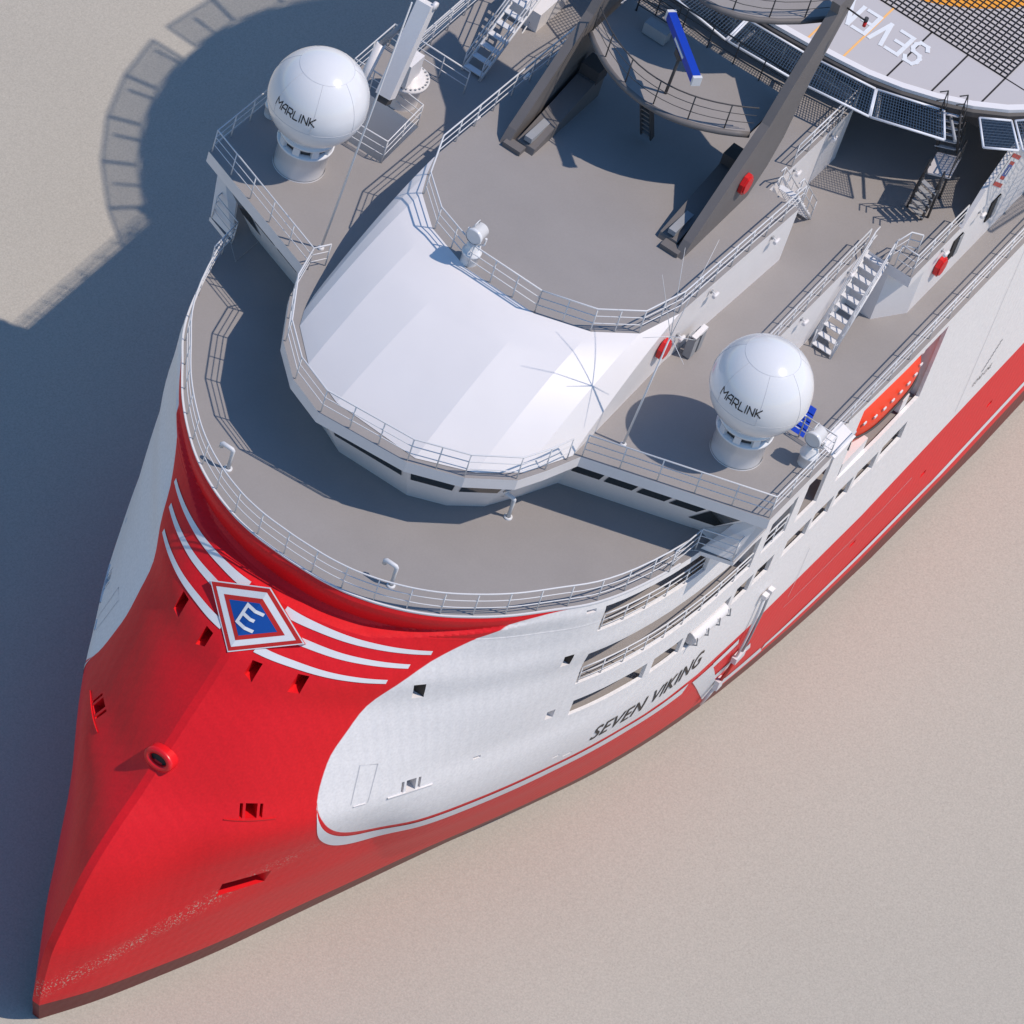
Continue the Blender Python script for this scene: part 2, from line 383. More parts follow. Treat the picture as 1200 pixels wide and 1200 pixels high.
# classify faces
me.materials.clear()
def hull_mat():
    m=bpy.data.materials.new('hull_paint'); m.use_nodes=True; nt=m.node_tree; b=nt.nodes['Principled BSDF']; L=nt.links.new
    a=nt.nodes.new('ShaderNodeAttribute'); a.attribute_name='paint'
    g=nt.nodes.new('ShaderNodeMapRange'); g.inputs['From Min'].default_value=-.015; g.inputs['From Max'].default_value=.015; L(a.outputs['Fac'],g.inputs['Value'])
    tc=nt.nodes.new('ShaderNodeTexCoord'); sx=nt.nodes.new('ShaderNodeSeparateXYZ'); L(tc.outputs['Object'],sx.inputs[0])
    mx=nt.nodes.new('ShaderNodeMix'); mx.data_type='RGBA'; mx.inputs['A'].default_value=(.74,.011,.017,1); mx.inputs['B'].default_value=(.80,.775,.77,1); L(g.outputs[0],mx.inputs['Factor'])
    # boot topping below 1.15 m
    bt=nt.nodes.new('ShaderNodeMapRange'); bt.inputs['From Min'].default_value=1.16; bt.inputs['From Max'].default_value=1.12; L(sx.outputs['Z'],bt.inputs['Value'])
    m2=nt.nodes.new('ShaderNodeMix'); m2.data_type='RGBA'; L(bt.outputs[0],m2.inputs['Factor']); L(mx.outputs['Result'],m2.inputs['A']); m2.inputs['B'].default_value=(.16,.030,.028,1)
    # salt specks in a band above the boot topping, worn patches
    n=nt.nodes.new('ShaderNodeTexNoise'); n.inputs['Scale'].default_value=13; n.inputs['Detail'].default_value=5; L(tc.outputs['Object'],n.inputs['Vector'])
    r=nt.nodes.new('ShaderNodeMapRange'); r.inputs['From Min'].default_value=.57; r.inputs['From Max'].default_value=.61; L(n.outputs['Fac'],r.inputs['Value'])
    n4=nt.nodes.new('ShaderNodeMath'); n4.operation='MULTIPLY_ADD'; n4.inputs[1].default_value=-.65; n4.inputs[2].default_value=17.4; L(sx.outputs['X'],n4.inputs[0])
    df=nt.nodes.new('ShaderNodeMath'); df.operation='SUBTRACT'; L(sx.outputs['Z'],df.inputs[0]); L(n4.outputs[0],df.inputs[1])
    ab=nt.nodes.new('ShaderNodeMath'); ab.operation='ABSOLUTE'; L(df.outputs[0],ab.inputs[0])
    bd=nt.nodes.new('ShaderNodeMapRange'); bd.inputs['From Min'].default_value=.75; bd.inputs['From Max'].default_value=.15; L(ab.outputs[0],bd.inputs['Value'])
    xr=nt.nodes.new('ShaderNodeMapRange'); xr.inputs['From Min'].default_value=14.5; xr.inputs['From Max'].default_value=18; L(sx.outputs['X'],xr.inputs['Value'])
    mu=nt.nodes.new('ShaderNodeMath'); mu.operation='MULTIPLY'; L(r.outputs[0],mu.inputs[0]); L(bd.outputs[0],mu.inputs[1])
    mu2=nt.nodes.new('ShaderNodeMath'); mu2.operation='MULTIPLY'; L(mu.outputs[0],mu2.inputs[0]); L(xr.outputs[0],mu2.inputs[1])
    m3=nt.nodes.new('ShaderNodeMix'); m3.data_type='RGBA'; L(mu2.outputs[0],m3.inputs['Factor']); L(m2.outputs['Result'],m3.inputs['A']); m3.inputs['B'].default_value=(.56,.36,.28,1)
    # fine grain
    n2=nt.nodes.new('ShaderNodeTexNoise'); n2.inputs['Scale'].default_value=10; n2.inputs['Detail'].default_value=2; L(tc.outputs['Object'],n2.inputs['Vector'])
    r2=nt.nodes.new('ShaderNodeMapRange'); r2.inputs['From Min'].default_value=.25; r2.inputs['From Max'].default_value=.75; r2.inputs['To Min'].default_value=.93; r2.inputs['To Max'].default_value=1.07; L(n2.outputs['Fac'],r2.inputs['Value'])
    vs=nt.nodes.new('ShaderNodeVectorMath'); vs.operation='SCALE'; L(m3.outputs['Result'],vs.inputs[0]); L(r2.outputs[0],vs.inputs['Scale'])
    L(vs.outputs[0],b.inputs['Base Color'])
    # plating: faint vertical frames pulling the shell
    wv=nt.nodes.new('ShaderNodeTexWave'); wv.wave_type='BANDS'; wv.bands_direction='X'; wv.inputs['Scale'].default_value=.8; wv.inputs['Distortion'].default_value=1.2; wv.inputs['Detail Scale'].default_value=.6
    L(tc.outputs['Object'],wv.inputs['Vector'])
    w2=nt.nodes.new('ShaderNodeTexWave'); w2.wave_type='BANDS'; w2.bands_direction='DIAGONAL'; w2.inputs['Scale'].default_value=.75; w2.inputs['Distortion'].default_value=2.5; w2.inputs['Detail'].default_value=3; w2.inputs['Detail Scale'].default_value=2
    L(tc.outputs['Object'],w2.inputs['Vector']); ad=nt.nodes.new('ShaderNodeMath'); ad.operation='ADD'; L(wv.outputs['Fac'],ad.inputs[0]); L(w2.outputs['Fac'],ad.inputs[1])
    bp=nt.nodes.new('ShaderNodeBump'); bp.inputs['Strength'].default_value=.12; bp.inputs['Distance'].default_value=.03; L(ad.outputs[0],bp.inputs['Height'])
    L(bp.outputs[0],b.inputs['Normal'])
    b.inputs['Roughness'].default_value=.45; b.inputs['Specular IOR Level'].default_value=.28
    return m
M['hull']=hull_mat()
for k in ('hull','deck','white','red','dark'): me.materials.append(M[k])
for p in me.polygons:
    c=p.center+offc; n=p.normal
    onside = abs(abs(c.y)-hy(c.x,c.z))<(.1 if c.z<-3.0 else .05)+ abs(rimoff(c.x,c.z))*1.4 or c.z<ZG+.01 or c.x>hx(.2,c.z)-.35
    if c.z>ZT-.005: k=1
    elif c.z>-4.6 and c.x>8.2: k=0
    elif onside: k=0
    elif n.z>.9: k=1
    else: k=3 if (sdf(c.x,c.z,WP)<0) else 2
    if k==1 and c.x>7.2 and c.z<ZT-.01: k=3 if (sdf(c.x,c.z,WP)<0) else 2
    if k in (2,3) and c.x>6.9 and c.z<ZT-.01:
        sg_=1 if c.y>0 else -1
        if n.dot(hn(c.x,max(c.z,-19.5),sg_))>.80 or (n.x>.9 and c.z>-6.4): k=4  # back faces of small recesses coloured dark as painted interior shade
    p.material_index=k; p.use_smooth=(k==0)
try: me.set_sharp_from_angle(angle=math.radians(11))
except Exception: pass

# thin markings lie on the plating
def strip(m, cen, wid, k, sg=1, off=.014, n=60):
    """cen: (x,z) polyline; wid: width in z (or list)"""
    P=[]; T=[]
    for i in range(len(cen)-1):
        q=max(2,int(abs(cen[i+1][0]-cen[i][0])/.25)+1)
        for j in range(q): 
            t=j/q; P.append((cen[i][0]+(cen[i+1][0]-cen[i][0])*t,cen[i][1]+(cen[i+1][1]-cen[i][1])*t)); T.append(i+t)
    P.append(cen[-1]); T.append(len(cen)-1)
    rows=[]
    for (x,z),t in zip(P,T):
        if isinstance(wid,(list,tuple)):
            i=min(int(t),len(wid)-2); ww=wid[i]+(wid[i+1]-wid[i])*(t-i)
        else: ww=wid
        rows.append([hp(x,z-ww/2+ww*a/3,off,sg) for a in range(4)])
    m.grid(rows,k,True)
def polymark(m, poly, k, sg=1, off=.014, step=.3):
    """flat polygon in (x,z) wrapped on the hull"""
    bm=bmesh.new(); vs=[bm.verts.new((x,z,0)) for x,z in poly]; f=bm.faces.new(vs)
    bmesh.ops.triangulate(bm,faces=[f])
    for _ in range(3):
        es=[e for e in bm.edges if e.calc_length()>step]
        if not es: break
        bmesh.ops.subdivide_edges(bm,edges=es,cuts=1); bmesh.ops.triangulate(bm,faces=bm.faces)
    for f in bm.faces: m.face([hp(v.co.x,v.co.y,off,sg) for v in f.verts],k,True)
    bm.free()
for sg in (1,-1):
    for z0,z1,y0,y1,w0,w1 in ((-4.36,-4.53,.78,5.56,.20,.14),(-4.84,-5.01,1.75,5.18,.19,.14),(-5.31,-5.52,.72,4.84,.18,.14)):
        m=MB(); rows=[]
        for j in range(49):
            t=j/48; y=y0+(y1-y0)*t; zc=z0+(z1-z0)*t; ww=w0+(w1-w0)*t; r=[]
            for z in (zc-ww/2,zc,zc+ww/2):
                x=hx(y,z); r.append(Vector((x,y*sg,z))+hn(x,z,sg)*.02)
            rows.append(r)
        m.grid(rows,'markwhite',True); m.build('bow_stripe',hull)
    m=MB()
    # band that follows the lower edge of the white panel, swelling round its nose
    out=[(15.86,-10.0),(15.97,-10.7),(15.72,-11.65),(15.1,-12.5),(14.4,-13.15),(13.44,-13.62),(12.4,-13.78),(10.87,-13.7),(5,-13.85),(0,-14.1),(-1.6,-14.15)]
    inn=[(15.90,-10.15),(15.9,-10.7),(15.5,-11.45),(14.75,-12.2),(13.85,-12.78),(12.95,-13.0),(12.2,-13.06),(10.87,-13.06),(5,-13.15),(0,-13.4),(-1.6,-13.45)]
    out=chaikin(out); inn=chaikin(inn); rows=[]
    for i in range(len(out)-1):
        q=4 if out[i][0]>12 else 12
        for j in range(q+(1 if i==len(out)-2 else 0)):
            t=j/q; a=[out[i][u]+(out[i+1][u]-out[i][u])*t for u in (0,1)]; b=[inn[i][u]+(inn[i+1][u]-inn[i][u])*t for u in (0,1)]
            rows.append([hp(a[0]+(b[0]-a[0])*s_/3,a[1]+(b[1]-a[1])*s_/3,.015,sg) for s_ in range(4)])
    m.grid(rows,'markwhite',True); m.build('hull_band',hull)
    m=MB(); strip(m,[(-9.3,-17.9),(-34,-17.9)],.42,'markwhite',sg); m.build('hull_stripe',hull)
    m=MB()
    for q in ([(-2.0,-13.72),(-3.3,-13.72),(-6.7,-18.6),(-5.9,-18.6)],[(-3.3,-13.66),(-5.0,-13.6),(-5.2,-14.05),(-3.5,-14.15)],[(-4.55,-15.55),(-6.9,-15.5),(-7.25,-16.1),(-4.95,-16.2)],[(-6.1,-17.75),(-9.0,-17.7),(-9.5,-18.35),(-6.55,-18.45)]):
        polymark(m,q,'markwhite',sg)
    m.build('hull_logo',hull)
    for xx,z0,z1 in ((-20.7,-12.9,-3.1),(-8.75,-14.2,-11.3)):
        m=MB(); strip(m,[(xx,(z0+z1)/2),(xx-.03,(z0+z1)/2)],abs(z1-z0),'seam',sg,.006); m.build('plate_seam',hull)
    m=MB(); strip(m,[(-8.9,-15.0),(-18.5,-15.0)],.03,'seam',sg,.008); m.build('plate_seam',hull); m=MB()
    for a,b in (((14.27,-8.81),(14.73,-10.32)),((13.68,-8.9),(14.12,-10.43)),((14.27,-8.81),(13.68,-8.9))):
        q=[(a[0]-.015,a[1]),(b[0]-.015,b[1]),(b[0]+.015,b[1]-.015),(a[0]+.015,a[1]+.015)]
        polymark(m,q,'seam',sg,.01,.4)
    m.build('hatch_outline',hull)
    m=MB()
    def ledge(x0,x1,z,d=.05,k='white'):
        n=10
        rows=[]
        for i in range(n+1):
            x=x0+(x1-x0)*i/n; a=hp(x,z,-.02,sg); b=hp(x,z,d,sg); rows.append([a+Vector((0,0,.02)),b+Vector((0,0,.02)),b-Vector((0,0,.03)),a-Vector((0,0,.05))])
        m.grid(rows,k,False)
    ledge(13.4,11.7,-10.52); m.build('hull_ledge',hull); m=MB(); ledge(14.65,14.2,-10.45,.03); m.build('hull_ledge',hull)
    m=MB(); ledge(18.55,17.2,-10.22,.04,'red'); m.build('hull_ledge',hull)

def text_tris(s, size=1.0, font_space=1.0, bold=0.0, shear=0.0):
    cu=bpy.data.curves.new('t','FONT'); cu.body=s; cu.size=size; cu.space_character=font_space; cu.offset=bold; cu.shear=shear; cu.resolution_u=4
    o=bpy.data.objects.new('t',cu); COL.objects.link(o); bpy.context.view_layer.update()
    dg=bpy.context.evaluated_depsgraph_get(); me=bpy.data.meshes.new_from_object(o.evaluated_get(dg))
    bm=bmesh.new(); bm.from_mesh(me); bmesh.ops.triangulate(bm,faces=bm.faces)
    for _ in range(2):
        es=[e for e in bm.edges if e.calc_length()>size*.3]
        if es: bmesh.ops.subdivide_edges(bm,edges=es,cuts=1); bmesh.ops.triangulate(bm,faces=bm.faces)
    T=[[ (v.co.x,v.co.y) for v in f.verts] for f in bm.faces]; bm.free()
    bpy.data.objects.remove(o); bpy.data.curves.remove(cu); bpy.data.meshes.remove(me)
    X=[p[0] for t in T for p in t]; Y=[p[1] for t in T for p in t]
    x0,x1,y0,y1=min(X),max(X),min(Y),max(Y)
    return [[((p[0]-x0)/(x1-x0),(p[1]-y0)/(y1-y0)) for p in t] for t in T]
TN=text_tris('SEVEN VIKING',1,1.05,.01)
for sg in (1,-1):
    m=MB()
    for t in TN:
        pts=[]
        for u,v in t:
            x=(4.55-6.1*u) if sg>0 else (-1.55+6.1*u)
            pts.append(hp(x,-12.2+.95*v,.016,sg))
        m.face(pts,'black')
    m.build('name_lettering',hull)
TM=text_tris('LOAD LINE',1)
m=MB()
for t in TM: m.face([hp(-21.6-1.5*u,-12.1+.28*v,.016,1) for u,v in t],'black')
m.build('load_line_lettering',hull)
for i in range(9): m=MB(); polymark(m,[(-22.05-.11*i,-11.6+.13*i),(-22.25-.11*i,-11.6+.13*i),(-22.25-.11*i,-11.5+.13*i),(-22.05-.11*i,-11.5+.13*i)],'grey'); m.build('draught_mark',hull)

# bow emblem, folded over the stem
def kite(m,s,off,k,ring=None):
    T=Vector((14.02,0,-3.86)); B=Vector((15.99,0,-5.66)); c=Vector((14.98,0,-4.75)); 
    for sg in (1,-1):
        R=Vector((14.5,2.02*sg,-4.76)); out=Vector((.72,0.30*sg,.62)).normalized()*off
        f=lambda p:c.lerp(p,s)+out
        e=lambda p,q:f(p).lerp(f(q),1)
        tt=f(T); bb=f(B); rr=f(R); tt.y=0; bb.y=0
        g=Vector((out.x,0,out.z)); 
        m.face([tt,rr,bb],k)
        if off<.063:
            d=Vector((.10,0,.08)); q_=Vector((.25,0,.25)); m.face([tt,rr,rr-q_,tt-q_],'markred'); m.face([rr,bb,bb-q_,rr-q_],'markred')
m=MB(); kite(m,1.0,.06,'markwhite'); em=m.build('emblem',hull)
for s_,o_,k_,nm in ((.965,.066,'markred','emblem_border'),(.84,.072,'markwhite','emblem_border'),(.64,.078,'markred','emblem_border'),(.50,.084,'navy','emblem_field')):
    m=MB(); kite(m,s_,o_,k_); m.build(nm,em)
m=MB()
c0=Vector((14.98,0,-4.75))
def ek(u,v):   # u: toward port (m), v: up along the stem (m)
    T=Vector((14.02,0,-3.86)); B=Vector((15.99,0,-5.66)); R=Vector((14.5,2.02*(1 if u>=0 else -1),-4.76)); sg=1 if u>=0 else -1
    return c0+(T-B).normalized()*v+(R-c0)/2.02*abs(u)+Vector((.72,.30*sg,.62)).normalized()*.105
def equad(a,b,c_,d):
    m.face([ek(*a),ek(*b),ek(*c_),ek(*d)],'markwhite')
# letter E
equad((-.36,-.40),(-.24,-.40),(-.24,.40),(-.36,.40))
for v in (-.40,-.05,.28):
    equad((-.24,v),(0,v),(0,v+.12),(-.24,v+.12)); equad((0,v),(.32 if v!=-.05 else .16,v),(.32 if v!=-.05 else .16,v+.12),(0,v+.12))
m.build('emblem_letter',em)

# mooring fairlead on the stem
m=MB(); ax=Vector((.80,0,.25)).normalized(); c=Vector((18.75,0,-8.9))
u=Vector((0,1,0)); v=ax.cross(u)
rows=[]
for i in range(13):
    t=math.pi*2*i/12
    R0=.17*(1+.0); rr=.30+.13*math.cos(t); hh=.38+.13*math.sin(t) if True else 0
    rows.append([c+ax*(hh if True else 0)+u*(math.cos(q)*(rr+.16))+v*(math.sin(q)*rr) for q in [2*math.pi*j/28 for j in range(28)]])
m.grid(rows,'red',True,True)
m.grid([[c+ax*h_+u*(math.cos(q)*(r_+.16))+v*(math.sin(q)*r_) for q in [2*math.pi*j/28 for j in range(28)]] for h_,r_ in ((-.6,.43),(.38,.43))],'red',True,True)
fl=m.build('fairlead',hull)
m=MB(); m.face([c+ax*.33+u*(math.cos(q)*.38)+v*(math.sin(q)*.22) for q in [2*math.pi*j/24 for j in range(24)]],'dark'); m.build('fairlead_opening',fl)

# guide rail with rods on the port side, white stowed tubes
m=MB()
a=[hp(-5.35,z,.16,1) for z in (-11.2,-12.5,-14,-15.0)]; m.tube(a,.05,'rail',8)
a2=[hp(-5.75,z,.16,1) for z in (-11.2,-12.5,-14,-15.0)]; m.tube(a2,.05,'grey',8)
m.box(a[0],(.26,.2,.2),'white'); m.box(a2[0],(.26,.2,.2),'white'); m.box(a[3].lerp(a2[3],.5),(.7,.22,.3),'rail')
m.tube([hp(-5.5,z,.14,1) for z in (-15.1,-15.9,-16.7)],.07,'markred',8); m.box(hp(-5.5,-16.8,.14,1),(.4,.2,.5),'rail'); m.tube([hp(-5.45,z,.14,1) for z in (-16.9,-17.7,-18.3)],.07,'rail',8)
m.build('guide_rail',hull)
# white gunwale cap
m=MB()
for sg in (1,-1):
    e=[]
    for i in range(0,100):
        y=.0+11.0*i/99
        if y>10.25: break
        e.append(Vector((hx(max(y,.16),ZT)+.0,y*sg,ZT)))
    rows=[]
    for i,p in enumerate(e):
        n=hn(p.x,ZT,sg); n.z=0; n.normalize()
        rows.append([p+n*.02-Vector((0,0,.03)),p+n*.02+Vector((0,0,.03)),p-n*.05+Vector((0,0,.03)),p-n*.05+Vector((0,0,.003))])
    m.grid(rows,'rail',False)
m.build('gunwale',hull)
# ------------------------------------------------------------------ bridge block
ZW=0.0; ZM=2.66
slab=[(-2.3,-12.25),(1.95,-12.27),(4.2,-6.35),(5.62,-6.05),(7.62,-4.95),(8.85,-3.65),(9.5,-2.1),(9.15,1.45),(8.26,3.33),(6.99,4.74),(5.88,5.22),(4.41,5.74),(1.95,12.25),(-2.3,12.3)]
base=[(-2.3,-10.0),(1.4,-9.95),(3.2,-5.1),(4.4,-5.0),(6.0,-4.15),(7.15,-3.0),(7.85,-1.6),(7.78,1.3),(7.15,2.6),(6.2,3.6),(4.75,4.3),(3.32,4.89),(1.46,9.81),(1.9,11.5),(-2.3,11.6)]
wtop=[(b[0]+(s[0]-b[0])*.78,b[1]+(s[1]-b[1])*.78) for s,b in zip(slab[:13],base[:13])]+[(1.2,12.2),(-2.3,12.22)]
wtop[12]=(1.84,11.65)
m=MB()
m.prism(slab+[(-2.3,7.8),(-12.2,7.8),(-12.2,9.8),(-40,9.8),(-40,-9.8),(-7.7,-9.8),(-7.7,-10.9),(-4.9,-10.9),(-4.9,-7.6),(-2.3,-7.5)],-.5,ZW,'white',top='deck')
br=m.build('bridge',ship)
m=MB()
n=len(base)
for i in range(n-1):
    a,b=base[i],base[i+1]; c,d=wtop[i+1],wtop[i]
    m.face([(a[0],a[1],ZT),(b[0],b[1],ZT),(c[0],c[1],-.5),(d[0],d[1],-.5)],'white')
m.face([(base[0][0],base[0][1],ZT),(wtop[0][0],wtop[0][1],-.5),(wtop[-1][0],wtop[-1][1],-.5),(base[-1][0],base[-1][1],ZT)],'white')
m.build('bridge_wall',br)
def on(i,t,h):
    a,b=Vector((*base[i],ZT)),Vector((*base[i+1],ZT)); c,d=Vector((*wtop[i],-.5)),Vector((*wtop[i+1],-.5))
    return a.lerp(b,t).lerp(c.lerp(d,t),h)
for i in range(n-1):
    L=(Vector(base[i+1])-Vector(base[i])).length
    if L<1.0 or i>11: continue
    cnt=1 if L<3.4 else max(1,round(L/1.15))
    for j in range(cnt):
        t0=(j+.07)/cnt; t1=(j+.93)/cnt
        lo_=.34 if (L>3.4 and j==(cnt-1 if i>6 else 0)) else .60; q=[on(i,t0,lo_),on(i,t1,lo_),on(i,t1,.92),on(i,t0,.92)]
        nn=(q[1]-q[0]).cross(q[3]-q[0]).normalized()
        m=MB(); m.face([p+nn*.03 for p in q],'glass')
        for a,b in ((0,1),(1,2),(2,3),(3,0)):
            m.face([q[a],q[b],q[b]+nn*.03,q[a]+nn*.03],'grey')
        m.build('window',br)
for sg in (1,-1):
    m=MB(); q=[(2.2,10.35*sg,-2.90),(1.85,11.55*sg,-2.90),(1.0,12.24*sg,-.52),(1.0,11.3*sg,-.95)]; b_=[(x-.12,y,z) for x,y,z in q]
    m.face(q,'white'); m.face(b_,'white')
    for i in range(4): m.face([q[i],q[(i+1)%4],b_[(i+1)%4],b_[i]],'white')
    m.build('wing_end_plate',br)
# lower superstructure under the upper decks
m=MB()
m.prism([(-2.2,7.7),(-12.25,7.78),(-12.25,8.9),(-13.6,9.75),(-40,9.75),(-40,-9.75),(-7.72,-9.75),(-7.72,-10.6),(-4.92,-10.6),(-4.92,-7.65),(-2.2,-7.6)],ZT,-.5,'white')
sup=m.build('deckhouse',ship)
# side doors on the port deckhouse wall, recess shade painted as dark plates
for x,w_,h_ in ((-16.2,.7,1.05),(-19.1,.7,1.05)):
    m=MB(); m.box((x,9.78,-1.25),(w_,.06,h_),'dark'); m.box((x-w_/2+.16,9.80,-1.25),(.32,.08,h_),'grey'); m.build('door',sup)
# raised bulwark plate with name board on the port quarter
m=MB(); m.prism_y([(-15.9,.0),(-16.9,1.35),(-18.2,2.25),(-20,2.75),(-40,3.5),(-40,0)],9.68,9.86,'white'); bw=m.build('bulwark',sup)
def bq(u0,u1,v0,v1,k,name,off):
    # skewed board on the bulwark plate
    O=Vector((-18.05,9.87+off,.62)); U=Vector((-1.42,0,.82)); V=Vector((.82,0,.86)); U=Vector((-1.30,0,.78)); V=Vector((-.95,0,-.9))*-1
    O=Vector((-17.43,9.87+off,1.26)); U=Vector((-1.05,0,.96)); V=Vector((-1.16,0,-.98)); m=MB(); m.face([O+U*u0+V*v0,O+U*u1+V*v0,O+U*u1+V*v1,O+U*u0+V*v1],k); return m
b0=bq(0,1,0,1,'markwhite','b',.01).build('name_board',bw)
bq(0,.12,0,1,'markred','',.02).build('board_panel',b0); bq(.88,1,0,1,'markred','',.02).build('board_panel',b0)
bq(.22,.32,.25,.75,'markred','',.02).build('board_panel',b0); bq(.68,.78,.25,.75,'markred','',.02).build('board_panel',b0); bq(.32,.68,.25,.75,'navy','',.02).build('board_panel',b0)
m=bq(.38,.62,.45,.56,'markwhite','',.03); m.build('board_lettering',b0)

# ------------------------------------------------------------------ roof shell rising to the monkey island
Lw=[(-1.5,-5.35),(5.05,-5.43),(6.61,-4.94),(7.9,-3.66),(8.67,-1.9),(8.8,1.56),(7.8,3.47),(6.53,4.71),(4.62,5.50),(-1.5,5.42)]
Up=[(-1.44,-5.24),(-.6,-5.0),(.46,-4.53),(1.65,-3.26),(2.37,-1.33),(2.41,1.65),(1.64,3.58),(.4,4.89),(-1.49,5.38)]
prs=[(Lw[1],Up[0]),(Lw[2],Up[1]),(Lw[2],Up[2]),(Lw[3],Up[3]),(Lw[4],Up[4]),(Lw[5],Up[5]),(Lw[6],Up[6]),(Lw[7],Up[7]),(Lw[8],Up[8])]
prs=[((5.05,-5.43),(-1.44,-5.24)),((5.9,-5.25),(-.5,-4.95)),((6.61,-4.94),(.46,-4.53)),((7.9,-3.66),(1.65,-3.26)),((8.67,-1.9),(2.37,-1.33)),((8.8,1.56),(2.41,1.65)),((7.8,3.47),(1.64,3.58)),((6.53,4.71),(.4,4.89)),((4.62,5.50),(-1.49,5.38))]
NB=14
def rp(l,u,t):
    s_=math.sin(t*math.pi/2)**.9
    return Vector((l[0]+(u[0]-l[0])*t, l[1]+(u[1]-l[1])*t, .02+(ZM-.02)*(s_*.62+t*.38)))
m=MB()
for i in range(len(prs)-1):
    A=[rp(*prs[i],t/NB) for t in range(NB+1)]; B=[rp(*prs[i+1],t/NB) for t in range(NB+1)]
    m.grid([A,B],'roof',True)
    pass
rf=None
me=None
# separate facets keep crisp seams between roof panels
m2=MB()
for i in range(len(prs)-1):
    A=[rp(*prs[i],t/NB) for t in range(NB+1)]; B=[rp(*prs[i+1],t/NB) for t in range(NB+1)]
    m2.grid([A,B],'roof',True)
for side in (0,-1):   # flat cheeks beside the arc
    A=[rp(*prs[side],t/NB) for t in range(NB+1)]
    y=A[0].y
    rows=[[p,Vector((p.x,p.y,0.0))] for p in A]
    m2.grid(rows,'white',False)
rf=m2.build('bridge_roof',br)
try: rf.data.set_sharp_from_angle(angle=math.radians(6.5))
except Exception: pass

# ------------------------------------------------------------------ monkey island house
m=MB()
mk=[(-1.44,-5.24),(-.5,-4.95),(.46,-4.53),(1.65,-3.26),(2.37,-1.33),(2.41,1.65),(1.64,3.58),(.4,4.89),(-1.49,5.38),(-9.25,5.72),(-9.3,4.4),(-15.5,4.43),(-15.5,-4.43),(-12,-4.9)]
lo=[(-1.44,-5.24),(-9,-5.1)]
m.prism([(-1.3,-5.25),(-1.3,5.36),(-9.25,5.72),(-9.35,4.40),(-15.4,4.43),(-16.3,3.8),(-16.3,-3.8),(-15.4,-4.43),(-12,-4.9)],0,ZM-.12,'white')
mon=m.build('upper_house',ship)
m=MB(); m.prism(mk,ZM-.12,ZM,'white',top='deck'); m.build('upper_deck',mon)

# ------------------------------------------------------------------ railings
def V3(l,z): return [Vector((x,y,z)) for x,y in l]
rail(V3([(-15.45,4.4),(-10.95,4.36)],ZM),parent=ship)
rail(V3([(-9.35,5.66),(-1.5,5.32),(.38,4.83),(1.6,3.54),(2.34,1.62)],ZM),parent=ship)
rail(V3([(2.34,1.62),(2.31,-1.3),(1.6,-3.2),(.44,-4.46),(-1.44,-5.16),(-12,-4.82)],ZM),parent=ship)
rail(V3([(-12,-4.82),(-15.42,-4.36),(-15.42,4.4)],ZM),parent=ship)
ins=lambda p,q=.06:p
rail(V3([(-1.6,-12.1),(1.88,-12.17),(4.13,-6.33),(3.5,-6.0)],0),parent=ship,spacing=1.25)
rail(V3([(4.13,-6.33),(5.6,-5.98),(7.56,-4.88),(8.78,-3.6),(9.42,-2.06),(9.07,1.42),(8.2,3.27),(6.95,4.66),(5.85,5.15),(4.9,5.45)],0),parent=ship,spacing=1.3)
rail(V3([(4.35,5.75),(1.88,12.17),(-2.2,12.22),(-2.2,10.9)],0),parent=ship,spacing=1.4)
rail(V3([(-2.2,10.9),(-2.2,7.85),(-12.1,7.72)],0),parent=ship)
rail(V3([(-12.25,9.0),(-12.25,9.72),(-16.0,9.74)],0),parent=ship)
# starboard upper deck edges
rail(V3([(-1.6,-12.1),(-2.2,-12.1),(-2.22,-9.0),(-2.3,-7.5),(-4.85,-7.65),(-5.0,-9.0)],0),parent=ship)
rail(V3([(-4.95,-9.0),(-4.95,-10.8),(-7.6,-10.8)],0),parent=ship)
rail(V3([(-7.6,-10.8),(-7.62,-7.4)],0),parent=ship)
rail(V3([(-7.6,-9.72),(-24,-9.72)],0),parent=ship)
# main deck railings following the sheer
def rim(y): return Vector((hx(max(y,.16),ZT)-.10,y*(1-.008),ZT))
pts=[Vector((rim(abs(y)).x,y*.992,ZT)) for y in [ -10.25+20.5*i/90 for i in range(91)]]
pts=[p for p in pts]
rail_curve(pts,parent=ship,step=1.18)
plat=[(3.95,10.1),(2.35,10.22),(1.85,11.5),(-1.9,11.55)]
for sg in (1,-1):
    m=MB(); m.prism([(3.0,9.6*sg),(2.35,10.28*sg),(1.85,11.58*sg),(-2.4,11.6*sg),(-2.4,9.6*sg)],-3.12,-2.93,'white',top='deck'); m.build('boat_deck_platform',ship)
    rail([Vector((x,y*sg,-2.93)) for x,y in plat],parent=ship)
    rail([Vector((-2.6,11.05*sg,ZT)),Vector((-40,11.05*sg,ZT))],parent=ship,spacing=1.5)
# rails inside the open galleries
for sg in (1,-1):
    for z0,xa,xb in ((-4.8,6.5,1.5),(-7.8,6.5,-2.7)):
        q=[Vector((x,(hy(x,z0+.5)-.06)*sg,z0)) for x in [xa+(xb-xa)*i/14 for i in range(15)]]
        rail_curve(q,h=1.0,bars=(1.1,.75,.4),parent=hull,step=1.05,rt=.03)
    for z0,xa,xb in ((-7.65,-3.35,-4.9),):
        rail([Vector((xa,10.85*sg,z0)),Vector((xb,10.9*sg,z0))],h=1.3,parent=hull,spacing=.8)
